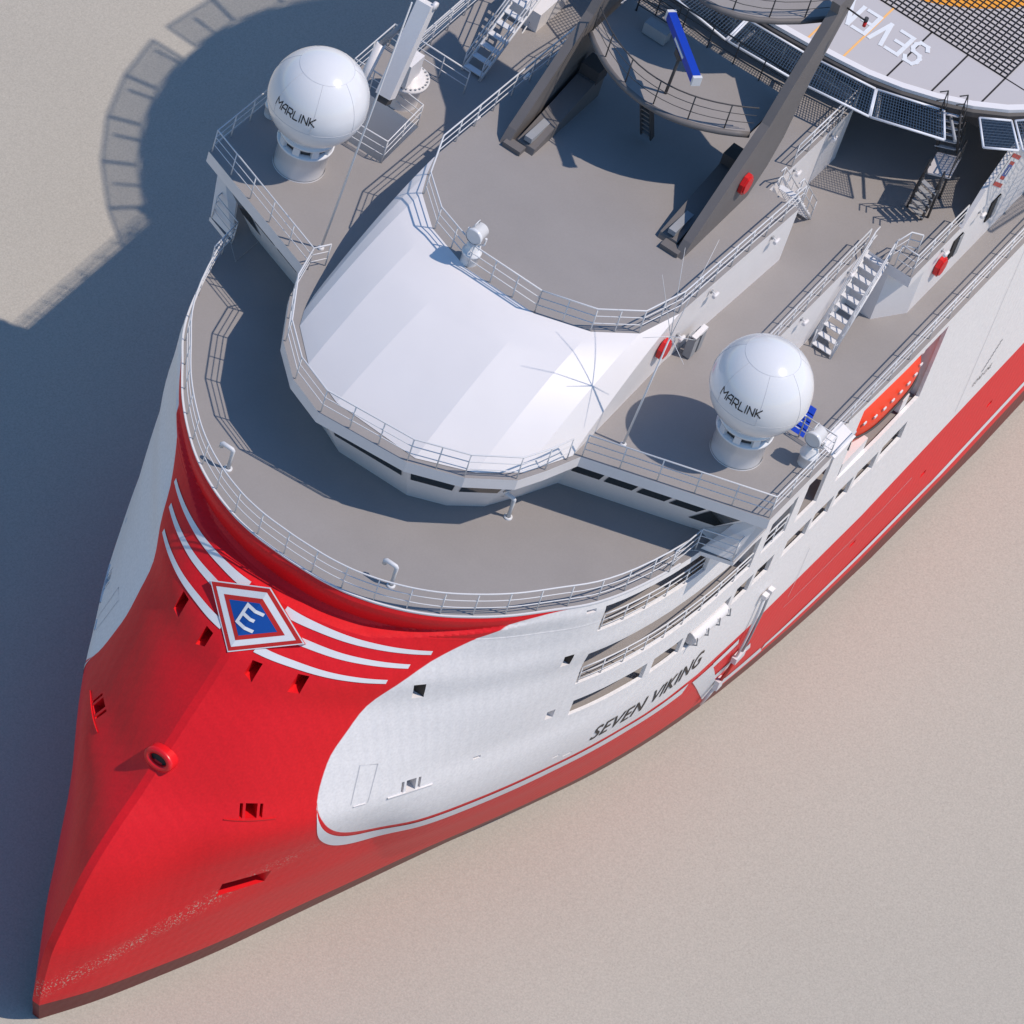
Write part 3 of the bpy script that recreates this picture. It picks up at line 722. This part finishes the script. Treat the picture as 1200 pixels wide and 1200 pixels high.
# white canister rack in the lowest gallery
m=MB()
q0=hp(.3,-9.28,-.08,1); q1=hp(-1.9,-9.28,-.08,1)
m.tube([q0,q0.lerp(q1,.03),q0.lerp(q1,.97),q1],.29,'white',14); 
rc=tag(m.build('raft_canister',None,tuple(q0)),'white liferaft canister lying in the lowest hull gallery below the foredeck','liferaft canister')
for t in (.0,.33,.66,.97): 
    m=MB(); c=q0.lerp(q1,t+.01); m.tube([c+Vector((0,-.36,-.1)),c+Vector((0,-.0,-.37)),c+Vector((0,.37,-.1)),c+Vector((0,.3,.24))],.03,'grey',5); m.build('cradle_strap',rc)

# ------------------------------------------------------------------ stairs
stair((-9.35,8.0,ZT),(-12.25,7.86,0),.85,(0,1,0),10,ship)
rail(V3([(-12.3,8.75),(-13.1,8.9),(-13.3,9.3)],0),parent=ship,spacing=.9)
stair((-11.95,4.62,0),(-9.75,4.55,ZM),.8,(0,1,0),9,ship)
stair((-13.3,-8.5,0.0),(-9.8,-8.35,-2.6),.8,(0,1,0),9,ship)
stair((-8.6,-7.35,0.0),(-12.9,-7.5,2.1),.8,(0,-1,0),9,ship)
m=MB(); m.prism([(-12.4,-8.9),(-14.4,-8.9),(-14.4,-7.3),(-12.4,-7.3)],0,.9,'white'); m.build('locker',ship)
# ------------------------------------------------------------------ floodlights on the house walls
def flood(p,d=(0,1,0)):
    p=Vector(p); d=Vector(d); m=MB(); m.tube([p,p+d*.22],.03,'rail',5); m.tube([p+d*.2+Vector((-.16,0,-.04)),p+d*.2+Vector((.16,0,-.04))],.075,'white',8)
    m.box(p+d*.02,(.12,.05,.12),'grey'); return m.build('floodlight',ship)
for p in ((-3.6,5.52,2.35),(-7.6,5.68,2.35),(-11.2,4.42,2.35),(-13.8,4.44,2.35),(-7.6,7.8,-.3),(-11.0,7.8,-.3),(-14.6,9.8,-.25),(-17.4,9.8,-.2),(-2.0,5.42,1.2)): flood(p)
for p in ((-4.5,-5.15,2.35),(-7.8,-5.1,2.35)): flood(p,(0,-1,0))
for p in ((-5.0,12.3*0+11.15,-3.05),(-9,11.15,-3.05)): pass
# ------------------------------------------------------------------ radomes
def make_radome(c,label):
    t=thing('radome',label,'satellite dome',c,'white satellite radomes on the bridge wings'); c=Vector(c)
    m=MB(); m.lathe(c,[(.98,0),(.97,.04)],'dome',40); m.lathe(c,[(.95,.04),(.95,1.10)],'dome',40); m.lathe(c,[(.95,1.10),(1.06,1.16)],'dome',40); m.lathe(c,[(1.06,1.16),(1.06,1.27)],'dome',40); m.lathe(c,[(1.06,1.27),(.8,1.28)],'dome',40); ped=m.build('pedestal',t)
    m=MB(); m.lathe(c,[(.84,1.26),(.84,1.66)],'mastdark',32); m.build('pedestal_core',ped)
    m=MB()
    for i in range(9):
        a=2*math.pi*i/9+.2; u=Vector((math.cos(a),math.sin(a),0)); R=Matrix((u,Vector((-u.y,u.x,0)),Vector((0,0,1)))).transposed()
        m.box(c+u*.95+Vector((0,0,1.45)),(.16,.26,.38),'dome',R)
    m.build('pedestal_bracket',ped)
    m=MB(); m.lathe(c,[(.84,1.62),(1.06,1.63)],'dome',40); m.lathe(c,[(1.06,1.63),(1.08,1.72)],'dome',40); m.lathe(c,[(1.08,1.72),(.9,1.80)],'dome',40); m.build('collar',ped)
    C=c+Vector((0,0,3.39)); r=1.83
    m=MB(); m.lathe(C,[(max(.001,r*math.cos(e)),r*math.sin(e)) for e in [math.radians(-62+152*i/40) for i in range(41)]],'dome',64); d=m.build('dome',t)
    m=MB()
    def ring(n,ang):
        n=Vector(n).normalized(); up=Vector((0,0,1)) if abs(n.z)<.9 else Vector((1,0,0)); a=n.cross(up).normalized(); b=n.cross(a)
        R=r+.002; pts=[C+n*R*math.cos(ang)+(a*math.cos(q)+b*math.sin(q))*R*math.sin(ang) for q in [2*math.pi*j/72 for j in range(73)]]
        m.tube(pts,.006,'seam',4,False)
    ring((0,0,1),math.radians(33)); ring((0,0,1),math.radians(96))
    for k in range(7):
        a=2*math.pi*k/7+.45; pts=[]
        for j in range(22):
            e=math.radians(57-63*j/21); pts.append(C+Vector((math.cos(a)*math.cos(e),math.sin(a)*math.cos(e),math.sin(e)))*(r+.002))
        m.tube(pts,.006,'seam',4,False)
    m.build('dome_seam',d)
    m=MB(); x0=0; tot=sum(wd for _,wd in ML)+.32*(len(ML)-1)
    for st,wd in ML:
        for s_ in st:
            for (p,q) in zip(s_[:-1],s_[1:]):
                A2=Vector((x0+p[0]*wd,p[1])); B2=Vector((x0+q[0]*wd,q[1])); dd=(B2-A2).normalized(); nn=Vector((-dd.y,dd.x))*.085; A2=A2-dd*.06; B2=B2+dd*.06
                for k_ in range(4):
                    u0=A2.lerp(B2,k_/4); u1=A2.lerp(B2,(k_+1)/4); pts=[]
                    for w2 in (u0-nn,u1-nn,u1+nn,u0+nn):
                        a=math.radians(-26+54*w2.x/tot); e=math.radians(7.0+10.0*w2.y); pts.append(C+Vector((math.cos(a)*math.cos(e),math.sin(a)*math.cos(e),math.sin(e)))*(r+.006))
                    m.face(pts,'black')
        x0+=wd+.32
    m.build('dome_lettering',d)
    return t
ML=[([[(0,0),(0,1),(.5,.45),(1,1),(1,0)]],1.15),([[(0,0),(0,.6),(.4,1),(1,1),(1,0)],[(0,.42),(1,.42)]],.85),([[(0,0),(0,1),(.8,1),(1,.8),(1,.55),(.8,.4),(.1,.4)],[(.5,.4),(1,0)]],.85),
([[(0,1),(0,0),(1,0)]],.75),([[(.5,0),(.5,1)]],.12),([[(0,0),(0,1),(1,0),(1,1)]],.9),([[(0,0),(0,1)],[(1,1),(.1,.48),(1,0)]],.85)]
ra=make_radome((0,9.6,0),'white radome with dark lettering on the bridge wing nearest the lifeboat')
dup(ra,(0,-9.6,0),'white radome with dark lettering on the far wing beside the white crane')

# ------------------------------------------------------------------ searchlights
def make_search(c,rz,label):
    t=thing('searchlight',label,'searchlight',c,'white searchlights on round pedestals')
    t.rotation_euler=(0,0,0); c=Vector(c)
    m=MB(); m.lathe(c,[(.32,0),(.32,.42),(.36,.44),(.36,.52),(.28,.54),(.26,.85),(.16,.95),(.001,.96)],'dome',24); m.build('pedestal',t)
    m=MB()
    for s_ in (1,-1): m.tube([c+Vector((0,.12*s_,.9)),c+Vector((0,.37*s_,1.08)),c+Vector((0,.37*s_,1.4))],.045,'dome',8)
    m.build('yoke',t)
    m=MB(); A=c+Vector((-.32,0,1.42)); m.lathe(A,[(.001,0),(.2,0),(.29,.06),(.30,.5),(.33,.52),(.33,.62),(.30,.64)],'dome',28,(1,0,0)); h=m.build('lamp_housing',t)
    m=MB(); m.lathe(A,[(.001,.60),(.295,.62)],'rail',24,(1,0,0)); m.build('lens',h)
    m=MB(); m.tube([A+Vector((.1,-.15,.24)),A+Vector((.1,-.15,.38)),A+Vector((.42,-.15,.38)),A+Vector((.42,-.15,.24))],.02,'rail',6); m.build('handle',h)
    return t
s0=make_search((-1.35,11.75,0),0,'white searchlight at the wing rail next to the large radome near the lifeboat')
dup(s0,(2.0,-1.45,ZM),'white searchlight at the front railing above the white bridge roof')
dup(s0,(-1.35,-11.75,0),'white searchlight mostly hidden behind the far radome')

# goosenecks on the foredeck
def make_goose(c,label):
    t=thing('gooseneck_vent',label,'deck vent',c,'white gooseneck vents on the foredeck'); c=Vector(c)
    m=MB(); m.tube([c,c+Vector((0,0,.92)),c+Vector((0,-.05,.98)),c+Vector((0,-.42,.98)),c+Vector((0,-.48,.92)),c+Vector((0,-.48,.78))],.085,'rail',10); m.build('pipe',t)
    m=MB(); m.lathe(c,[(.16,0),(.16,.05),(.09,.06)],'rail',14); m.build('flange',t); return t
g=make_goose((11.67,3.28,ZT),'white gooseneck vent pipe at the foredeck railing above the bow stripes on the sunny side')
dup(g,(6.0,4.5,ZT),'white gooseneck vent pipe under the bridge front corner')
dup(g,(11.4,-3.95,ZT),'white gooseneck vent pipe at the foredeck railing on the shaded side left of the emblem')

# whip antennas
def whip(c,top,label,branches=()):
    t=thing('whip_antenna',label,'antenna',c,'whip antennas beside the bridge'); c=Vector(c); top=Vector(top)
    m=MB(); m.tube([c,top],.045,'rail',8,r1=.03); m.build('pole',t)
    m=MB(); m.lathe(c,[(.12,0),(.12,.06),(.05,.08)],'rail',12); m.build('pole_base',t)
    for a,b in branches:
        m=MB(); m.tube([Vector(a),Vector(b)],.016,'rail',5,r1=.007); m.build('whip',t)
    return t
whip((2.81,6.51,0),(2.3,6.6,5.3),'thin white radial whip antenna rising beside the red octagonal case near the roof edge',
     (((2.3,6.6,5.3),(2.92,5.76,8.2)),((2.3,6.6,5.3),(1.21,5.63,8.2)),((2.3,6.6,5.3),(-.02,6.28,8.2)),((2.3,6.6,5.3),(2.9,7.6,5.1)),((2.3,6.6,5.3),(3.0,5.9,5.2)),((2.3,6.6,5.3),(1.7,7.3,5.2))))
whip((2.91,-6.6,0),(2.91,-6.0,12.6),'tall white whip antenna crossing in front of the white crane')
# ------------------------------------------------------------------ crane on the far side
c=Vector((-5.57,-8.85,0))
t=thing('deck_crane','white knuckle deck crane with box jib standing on the far wing deck','crane',tuple(c))
m=MB(); m.lathe(c,[(.62,0),(.60,1.0),(.80,1.05),(.82,1.2),(.62,1.22),(.5,1.5),(.001,1.55)],'white',30); m.build('pedestal',t)
m=MB()
for i in range(26):
    a=2*math.pi*i/26; m=MB(); m.box(c+Vector((math.cos(a)*.73,math.sin(a)*.73,1.23)),(.06,.06,.06),'grey'); m.build('bolt',t)
a=Vector((-3.55,-8.65,1.75)); b=Vector((-5.2,-8.85,5.2)); d=(b-a).normalized(); sy=Vector((0,1,0)); sx=sy.cross(d).normalized(); sy=d.cross(sx)
R=Matrix((sx,sy,d)).transposed(); L=(b-a).length
m=MB(); m.box((a+b)/2,(.5,.62,L),'white',R); jb=m.build('jib',t)
m=MB(); m.box((a+b)/2-sx*.28-d*.3,(.06,.09,1.5),'greenish',R); m.build('jib_label',jb)
m=MB(); m.box((a+b)/2+sx*-.0-d*(L/2+.12),(.42,.5,.28),'mastdark',R); m.build('jib_end',jb)
for s_ in (-.3,.3): m=MB(); m.lathe(b+sy*s_-sx*.1-sy*.07,[(.001,0),(.17,0),(.17,.14),(.001,.14)],'white',16,tuple(sy)); m.build('sheave',jb)
m=MB(); m.tube([Vector((-3.3,-9.7,.9)),Vector((-4.3,-9.7,3.1))],.19,'white',12); m.tube([Vector((-4.3,-9.7,3.1)),Vector((-4.9,-9.2,4.3))],.11,'grey',10); m.build('hydraulic_ram',t)
m=MB(); m.box(c+Vector((.35,-.1,1.9)),(.9,.9,1.1),'white'); m.build('slewing_head',t)

# ------------------------------------------------------------------ red octagonal lifebuoy cases
def octo(c,label):
    m=MB(); c=Vector(c)
    P=[(c.x+.42*math.cos(math.pi/8+i*math.pi/4)*.95,c.z+.46*math.sin(math.pi/8+i*math.pi/4)) for i in range(8)]
    m.prism_y(P,c.y,c.y+.16,'redbox')
    Q=[(c.x+.34*math.cos(math.pi/8+i*math.pi/4)*.95,c.z+.38*math.sin(math.pi/8+i*math.pi/4)) for i in range(8)]
    m.prism_y(Q,c.y+.162,c.y+.22,'redbox')
    return tag(m.build('lifebuoy_case',None,tuple(c)),label,'lifebuoy case','red octagonal lifebuoy cases')
octo((-7.35,4.02,4.1),'red octagonal lifebuoy case on the grey mast leg')
octo((-.75,5.45,1.5),'red octagonal lifebuoy case on the white wall beside the bridge roof')
octo((-15.0,9.78,-1.35),'red octagonal lifebuoy case on the white side wall behind the stairway')
# ------------------------------------------------------------------ mast
mt=thing('mast','dark grey raked two-legged mast with railed platforms over the upper deck','mast',(-7,0,ZM))
LEG=[(-3.8,ZM),(-4.2,3.2),(-7.95,6.5),(-8.95,7.9),(-10.8,10.2),(-10.7,10.7),(-12.4,10.7),(-11.75,9.5),(-10.6,7.1),(-9.95,4.6),(-9.3,3.55),(-8.35,ZM)]
for sg in (1,-1):
    m=MB(); m.prism_y(LEG,3.66*sg,4.0*sg,'mast'); lg=m.build('leg',mt)
    m=MB(); m.prism_y([(-4.1,ZM),(-4.2,2.9),(-7.8,3.75),(-8.6,3.75),(-8.6,ZM)],2.75*sg,3.5*sg,'mast'); m.build('leg_brace',lg)
    m=MB(); m.box((-8.3,3.12*sg,3.95),(.75,.78,.62),'mastdark'); m.build('cable_box',lg)
    m=MB(); m.box((-3.92,3.45*sg,ZM+.10),(.4,.75,.2),'mast'); m.build('foot',lg)
    m=MB(); m.box((-5.0,3.15*sg,3.1),(1.5,.3,.22),'grey'); m.build('step',lg)
def crescent(z,pts,back,name='platform'):
    f=[(x,y) for x,y in pts]
    m=MB(); m.prism(f+[(back,pts[-1][1]),(back,pts[0][1])],z-.16,z,'mast',top='deck'); o=m.build(name,mt)
    m=MB(); m.tube([Vector((x+.02,y,z-.12)) for x,y in f],.13,'mast',8); m.build('platform_edge',o)
    rail_curve([Vector((x-.05,y,z)) for x,y in f],h=1.15,parent=o,k='mastdark',step=1.35,rt=.028,rb=.014)
    return o
arc=[]
for i in range(17):
    y=-3.45+6.9*i/16; arc.append((-6.2-(y/3.45)**2*1.55,y))
p1=crescent(6.0,arc,-10.3)
arc2=[(-8.7-(y/3.45)**2*2.6,y) for y in [-3.45+6.9*i/12 for i in range(13)]]
p2=crescent(9.4,arc2,-12.2)
rail([Vector((-10.25,-3.4,6)),Vector((-10.25,3.4,6))],h=1.1,parent=p1,k='mastdark')
m=MB()
for s_ in (0,.42): m.box((-7.35,-.5+s_,4.35),(.22,.06,3.5),'mastdark',Matrix.Rotation(.45,3,'Y'))
for i in range(9):
    t=(i+.5)/9; m.box((-8.1+1.55*t,-.29,2.8+3.15*t),(.2,.4,.05),'mast')
m.build('ladder',mt)
m=MB(); m.tube([Vector((-11.6,3.9,10.0)),Vector((-11.3,4.9,10.2))],.035,'mastdark',6); m.tube([Vector((-11.3,4.9,10.2)),Vector((-11.3,4.9,10.35))],.08,'mastdark',8); m.tube([Vector((-11.3,4.9,9.95)),Vector((-11.3,4.9,10.15))],.07,'redbox',8); m.build('signal_light',mt)
# equipment box and grille on the platform
t=thing('platform_cabinet','small pale cabinet with railing frame on the mast platform','cabinet',(-9.3,-1.6,6))
m=MB(); m.box((-9.25,-1.65,6.3),(.45,.95,.5),'grey'); m.build('cabinet',t)
m=MB(); R=[Vector((-9.9,-2.9,6)),Vector((-9.9,-2.9,7.3)),Vector((-9.9,-1.3,7.3)),Vector((-9.9,-1.3,6))]; m.tube(R,.04,'mastdark',6)
for z in (6.3,6.6,6.9): m.tube([Vector((-9.9,-2.9,z)),Vector((-9.9,-1.3,z))],.02,'mastdark',5)
m.build('frame',t)
# lattice post at the aft railing
t=thing('lattice_post','dark lattice post at the aft railing of the upper deck','post',(-15.2,-1.6,ZM))
m=MB()
for dy in (0,.45): m.box((-15.2,-1.85+dy,4.9),(.10,.10,4.5),'mastdark')
for i in range(12): m.box((-15.2,-1.62,2.9+.37*i),(.05,.42,.05),'mastdark',Matrix.Rotation(.5*(1 if i%2 else -1),3,'X'))
m.build('lattice',t)
# radar
t=thing('radar_scanner','blue bar radar scanner with white ends turned on its post above the mast platform','radar',(-7.06,.17,6))
a=Vector((-8.15,-.95,8.3)); b=Vector((-6.05,1.45,8.3)); d=(b-a).normalized(); R=Matrix((d,Vector((-d.y,d.x,0)),Vector((0,0,1)))).transposed(); c=(a+b)/2
m=MB(); m.box(c,((b-a).length,.30,.36),'blue',R); bar=m.build('scanner_bar',t)
for s_ in (1,-1): m=MB(); m.box(c+d*s_*((b-a).length/2+.06),(.12,.34,.40),'rail',R); m.build('bar_end',bar)
m=MB(); m.box(c+Vector((d.y,-d.x,0))*.165-Vector((0,0,.02)),(1.0,.03,.12),'markwhite',R); m.build('bar_panel',bar)
m=MB(); m.box(c-Vector((0,0,.33)),(.4,.34,.3),'mastdark',R); m.build('gearbox',t)
m=MB(); m.tube([Vector((-7.06,.2,6)),Vector((-7.08,.25,8.0))],.06,'mastdark',8); m.build('post',t)

# ------------------------------------------------------------------ helideck
HC=Vector((-27.0,0,4.5)); HR=0.0
hd=thing('helideck','large round helicopter deck with rope net and white lettering behind the bridge','helideck',(HC.x,HC.y,3.9))
NS=60
RAD=pchip([-180,-90,-45,-20,0,10,22.7,34,45,60,90,180],[11.9,11.95,11.95,12.1,12.15,12.2,12.6,12.9,13.1,13.0,12.2,11.7])
def hpol(deg,dr,z):
    d=(deg+180)%360-180; r=RAD(d)+dr; return Vector((HC.x+r*math.cos(math.radians(d)),r*math.sin(math.radians(d)),z))
def cir(dr,z,n=NS): return [hpol(360*(i+.5)/n,dr,z) for i in range(n)]
def edgex(y):
    best=None
    for i in range(-900,901):
        p=hpol(i/10,-.16,0)
        if best is None or abs(p.y-y)<abs(best.y-y): best=p
    return best.x
m=MB(); m.prism([(p.x,p.y) for p in cir(HR,0)],4.05,4.5,'heli'); dk=m.build('deck_plate',hd)
m=MB(); m.grid([cir(-.26,4.504),cir(-.24,4.57),cir(+.04,4.57),cir(+.04,4.42)],'roof',False,True); m.build('deck_edge',hd)
m=MB(); m.grid([cir(HR+.02,4.42),cir(HR+.16,4.36),cir(HR+.16,4.12),cir(HR+.0,4.1)],'mastdark',False,True); m.build('edge_gutter',hd)
def hquad(m,x0,x1,y0,y1,z,k):
    m.face([(x0,y0,z),(x1,y0,z),(x1,y1,z),(x0,y1,z)],k)
m=MB()
for y in (5.03,6.65,8.3): hquad(m,-19.15,edgex(y),y-.035,y+.035,4.508,'rope'); hquad(m,-19.15,edgex(-y),-y-.035,-y+.035,4.508,'rope')
hquad(m,-19.18,-19.12,-8.3,10.0,4.508,'rope'); hquad(m,-26,-19.15,8.27,8.33,4.508,'rope')
m.build('deck_seam',dk)
m=MB()
for y in (.39,1.85,3.32,-1.1,-2.6,-4.1): hquad(m,-19.15,edgex(y),y-.04,y+.04,4.512,'line')
m.build('deck_line',dk)
m=MB()
c0=Vector((-27.4,0))
rows=[]
for r in (4.9,8.05): rows.append([Vector((c0.x+r*math.cos(2*math.pi*i/96),r*math.sin(2*math.pi*i/96),4.512)) for i in range(96)])
m.grid(rows,'yellow',False,True); m.build('aiming_circle',dk)
# rope net
m=MB(); n=68
for i in range(n+1):
    q=-8.3+16.6*i/n
    if i%1==0:
        m.box((-27.45,q,4.535),(16.6,.042,.03),'rope'); m.box((-27.45+q,0,4.530),(.042,16.6,.03),'rope')
m.build('landing_net',hd)
# stroke lettering
GL={'S':[(1,.85),(.8,1),(.2,1),(0,.85),(0,.65),(.2,.52),(.8,.48),(1,.35),(1,.15),(.8,0),(.2,0),(0,.15)],
'E':[[(1,1),(0,1),(0,0),(1,0)],[(0,.5),(.8,.5)]],'V':[(0,1),(.5,0),(1,1)],'N':[(0,0),(0,1),(1,0),(1,1)],'I':[(.5,0),(.5,1)],'K':[[(0,0),(0,1)],[(1,1),(0,.45),(1,0)]],'G':[(1,.8),(.8,1),(.2,1),(0,.8),(0,.2),(.2,0),(.8,0),(1,.2),(1,.5),(.55,.5)]}
def strokes(m,ch,O,U,V,w,h,t,k):
    g=GL[ch]; g=g if isinstance(g[0],list) else [g]
    q_=0
    for s_ in g:
        for (a,b) in zip(s_[:-1],s_[1:]):
            q_+=1; O=O+Vector((0,0,.0012))
            A=O+U*(a[0]*w)+V*(a[1]*h); B=O+U*(b[0]*w)+V*(b[1]*h); d=(B-A).normalized(); nn=Vector((-d.y,d.x,0))*t/2
            A2=A-d*t/2; B2=B+d*t/2
            m.face([A2-nn,B2-nn,B2+nn,A2+nn],k)
y=5.45
for wrd in ('SEVEN','VIKING'):
    for ch in wrd:
        m=MB(); strokes(m,ch,Vector((-18.3,y,4.516)),Vector((0,-1,0)),Vector((1,0,0)),.50 if ch!='I' else .1,1.24,.17,'markwhite'); m.build('deck_letter',dk)
        y-= .735 if ch!='I' else .45
    y-=.4
# safety net panels
def panel(a0,a1):
    m=MB(); P=[]
    ro=1.6 if -20<(a0+a1)/2<70 else 1.9
    for a,r,z in ((a0,.3,4.28),(a1,.3,4.28),(a1,ro,4.05),(a0,ro,4.05)): P.append(hpol(a,r,z))
    for i in range(4): m.tube([P[i],P[(i+1)%4]],.05,'netframe',5)
    o=m.build('safety_net_frame',hd)
    m=MB()
    for i in range(1,26):
        t=i/26; m.tube([P[0].lerp(P[1],t),P[3].lerp(P[2],t)],.016,'mesh',4,False)
    for i in range(1,10):
        t=i/10; m.tube([P[0].lerp(P[3],t),P[1].lerp(P[2],t)],.016,'mesh',4,False)
    q=[p-Vector((0,0,.02)) for p in P]
    m.build('safety_net',o)
angs=[-71+13*i for i in range(8)]
def a_(x,y): return math.degrees(math.atan2(y,x-HC.x))
A=[(-86,-75.3),(-75,-64.3),(-64,-53.3),(-53,-42.3),(-42,-31.3),(-31,-16.6),(-16.2,-1.9),(-1.5,10.6),(10.9,a_(-14.44,5.29)),(a_(-14.40,5.36),a_(-15.48,7.87)),(a_(-16.21,9.1),a_(-16.95,10.2)),(46.1,56),(56.4,67),(67.4,78),(78.4,89)]
for a0,a1 in A: panel(a0,a1)
for a in range(90,270,12): panel(a,a+11.6)
for a in range(-96,97,12):
    m=MB(); m.tube([hpol(a,-2,3.7),hpol(a,1.5,4.02)],.07,'grey',6); m.build('net_bracket',hd)
m=MB(); m.box((HC.x+1,0,3.6),(17,17,.8),'mastdark'); m.build('support_frame',hd)
for x,y in ((-19.5,5),(-19.5,-5),(-30,8),(-30,-8)):
    m=MB(); m.tube([Vector((x,y,.0)),Vector((x,y,3.3))],.25,'mastdark',10); m.build('column',hd)
# access stairs up to the helideck
hs=thing('helideck_stairs','dark steel stairs with landing leading up under the helideck edge','stairs',(-15.4,8.1,0))
stair((-15.3,7.75,0),(-14.75,8.05,2.2),.75,(.25,.97,0),5,hs,k='mastdark',name='lower_flight',treadk='grey')
m=MB(); m.prism([(-15.05,8.0),(-15.5,8.8),(-16.75,8.55),(-16.3,7.75)],2.12,2.2,'heli'); ld=m.build('landing',hs)
rail([Vector((-15.45,8.75,2.2)),Vector((-16.6,8.55,2.2))],h=1.0,parent=hs,k='mastdark')
stair((-16.45,7.65,2.2),(-16.0,7.35,4.35),.75,(-.5,.87,0),6,hs,k='mastdark',name='upper_flight',treadk='heli')
for x_,y_ in ((-15.4,8.6),(-16.6,8.4)): m=MB(); m.tube([Vector((x_,y_,0)),Vector((x_,y_,2.1))],.05,'mastdark',6); m.build('landing_post',hs)

# ------------------------------------------------------------------ lifeboat in its side opening
t=thing('lifeboat','bright orange enclosed lifeboat stowed in the hull side opening','lifeboat',(-12.0,9.9,-7.0))
c=Vector((-11.65,9.98,-5.25))
def lb(u):   # half width, bottom, top at station u in -1..1
    w_=1.2*(1-abs(u)**3.2)**.5 if abs(u)<1 else 0
    return w_,-1.75*(1-abs(u)**4)**.6,1.45*(1-abs(u)**3)**.55
rows=[]; N=26
for i in range(N+1):
    u=-1+2*i/N; u=max(-.995,min(.995,u)); w_,lo_,hi_=lb(u); x=c.x+u*3.15; r=[]
    for j in range(24):
        a=2*math.pi*j/24; cy=math.cos(a); sz=math.sin(a)
        yy=w_*(abs(cy)**.7)*(1 if cy>0 else -1)
        if sz>0: zz=hi_*sz*.75; yy*= (1-.25*sz)
        else: zz=lo_*(-sz)**1.0*.85
        r.append(Vector((x,c.y+yy,c.z+zz)))
    rows.append(r)
m=MB(); m.grid(rows,'orange',True,True); m.face(rows[0],'orange'); m.face(rows[-1][::-1],'orange'); bo=m.build('boat_hull',t)
for i in range(10):
    u=-.86+1.72*i/9; w_,_,_=lb(u); x=c.x+u*3.15; m=MB(); m.box((x,c.y+w_*.96+.02,c.z+.3),(.2,.05,.09),'markwhite'); m.build('grab_line_float',bo)
m=MB(); m.tube([Vector((c.x+u*3.1,c.y+lb(u)[0]*1.0+.02,c.z-.36)) for u in [-.95+1.9*i/16 for i in range(17)]],.045,'mastdark',6); m.build('fender_strip',bo)
t2=thing('lifeboat_cradle','white steel cradle block below the orange lifeboat','cradle',(-10.6,10.4,-7.4))
for q_,w_ in ((-9.75,1.9),(-13.6,.5)): m=MB(); m.box((q_,10.72,-7.0),(w_,.55,.7),'white'); m.build('cradle_block',t2)
# folded boarding platform at the rail and blue steps behind the dome
t=thing('boarding_platform','white folded boarding platform hanging at the rail beside the searchlight','platform',(-3.3,12.0,-.3))
R=Matrix.Rotation(math.radians(-18),3,'X')
m=MB(); m.box((-3.15,12.0,-.05),(1.5,.75,.14),'white',R); m.build('platform_panel',t)
for y in (11.75,12.3): m=MB(); m.tube([Vector((-2.4,y,.1)),Vector((-3.9,y,.1)),Vector((-3.9,y,-.9))],.04,'rail',6); m.build('platform_arm',t)
t=thing('blue_chute','blue slatted panels on the lower deck behind the radome near the lifeboat','panel',(-5,10,-2.95))
for i in range(4):
    t0=i/4+.02; t1=(i+1)/4-.02; A0=Vector((-6.6,9.62,-2.7)); A1=Vector((-6.6,9.9,-2.7)); B0=Vector((-4.93,9.68,-2.7)); B1=Vector((-4.93,10.3,-2.7))
    q=[A0.lerp(B0,t0),A0.lerp(B0,t1),A1.lerp(B1,t1),A1.lerp(B1,t0)]; m=MB(); m.prism([(v.x,v.y) for v in q],-2.78,-2.70,'blue'); m.build('panel_slat',t)
# deck lockers
m=MB(); m.box((-2.6,5.85,.55),(.35,.3,1.0),'grey'); m.box((-3.1,5.85,.5),(.3,.3,.9),'grey'); m.box((-2.85,5.9,1.05),(.85,.2,.12),'white')
tag(m.build('cable_locker',None,(-2.8,5.85,0)),'small grey wall lockers below the red octagonal case beside the bridge roof','locker')

# ------------------------------------------------------------------ ground
m=MB()
for i in range(1): m.face([(-900,-900,ZG),(900,-900,ZG),(900,900,ZG),(-900,900,ZG)],'ground')
gr=m.build('ground',None); struct(gr)
# the hull stands 4 mm proud of the ground
# ------------------------------------------------------------------ camera
RM=[[-0.5380186006558436,0.8106205509473297,0.231149968051427],[-0.5307409930443578,-0.5388099348996221,0.6542154479647772],[0.6548663861053007,0.22929931625565922,0.7201193233861111]]
cd=bpy.data.cameras.new('camera'); co=bpy.data.objects.new('camera',cd); COL.objects.link(co)
mw=Matrix(RM).transposed().to_4x4(); mw.translation=Vector((138.6706582,51.03205904,143.28256079)); co.matrix_world=mw
cd.sensor_width=36; cd.lens=6771.6256/1200*36; cd.clip_end=3000; cd.clip_start=1
S.camera=co
# ------------------------------------------------------------------ light
EL,AZ=60,113
w=bpy.data.worlds.new('World'); S.world=w; w.use_nodes=True; nt=w.node_tree
sk=nt.nodes.new('ShaderNodeTexSky'); sk.sky_type='NISHITA'; sk.sun_disc=False; sk.sun_elevation=math.radians(EL); sk.sun_rotation=math.radians(90-AZ)
sk.air_density=1.3; sk.dust_density=.3; sk.ozone_density=5.5
hs_=nt.nodes.new('ShaderNodeHueSaturation'); hs_.inputs['Saturation'].default_value=1.18; nt.links.new(sk.outputs[0],hs_.inputs['Color']); bg=nt.nodes['Background']; nt.links.new(hs_.outputs[0],bg.inputs['Color']); bg.inputs['Strength'].default_value=.125
sd=bpy.data.lights.new('sun','SUN'); sd.energy=3.5; sd.angle=math.radians(.6); sd.color=(1,.885,.765)
so=bpy.data.objects.new('sun',sd); COL.objects.link(so)
dirv=Vector((math.cos(math.radians(EL))*math.cos(math.radians(AZ)),math.cos(math.radians(EL))*math.sin(math.radians(AZ)),math.sin(math.radians(EL))))
so.rotation_euler=dirv.to_track_quat('Z','Y').to_euler(); so.location=dirv*60
S.view_settings.view_transform='Standard'; S.view_settings.look='None'; S.view_settings.exposure=0; S.view_settings.gamma=1
S.render.engine='CYCLES'
S.render.resolution_x=1024; S.render.resolution_y=1024
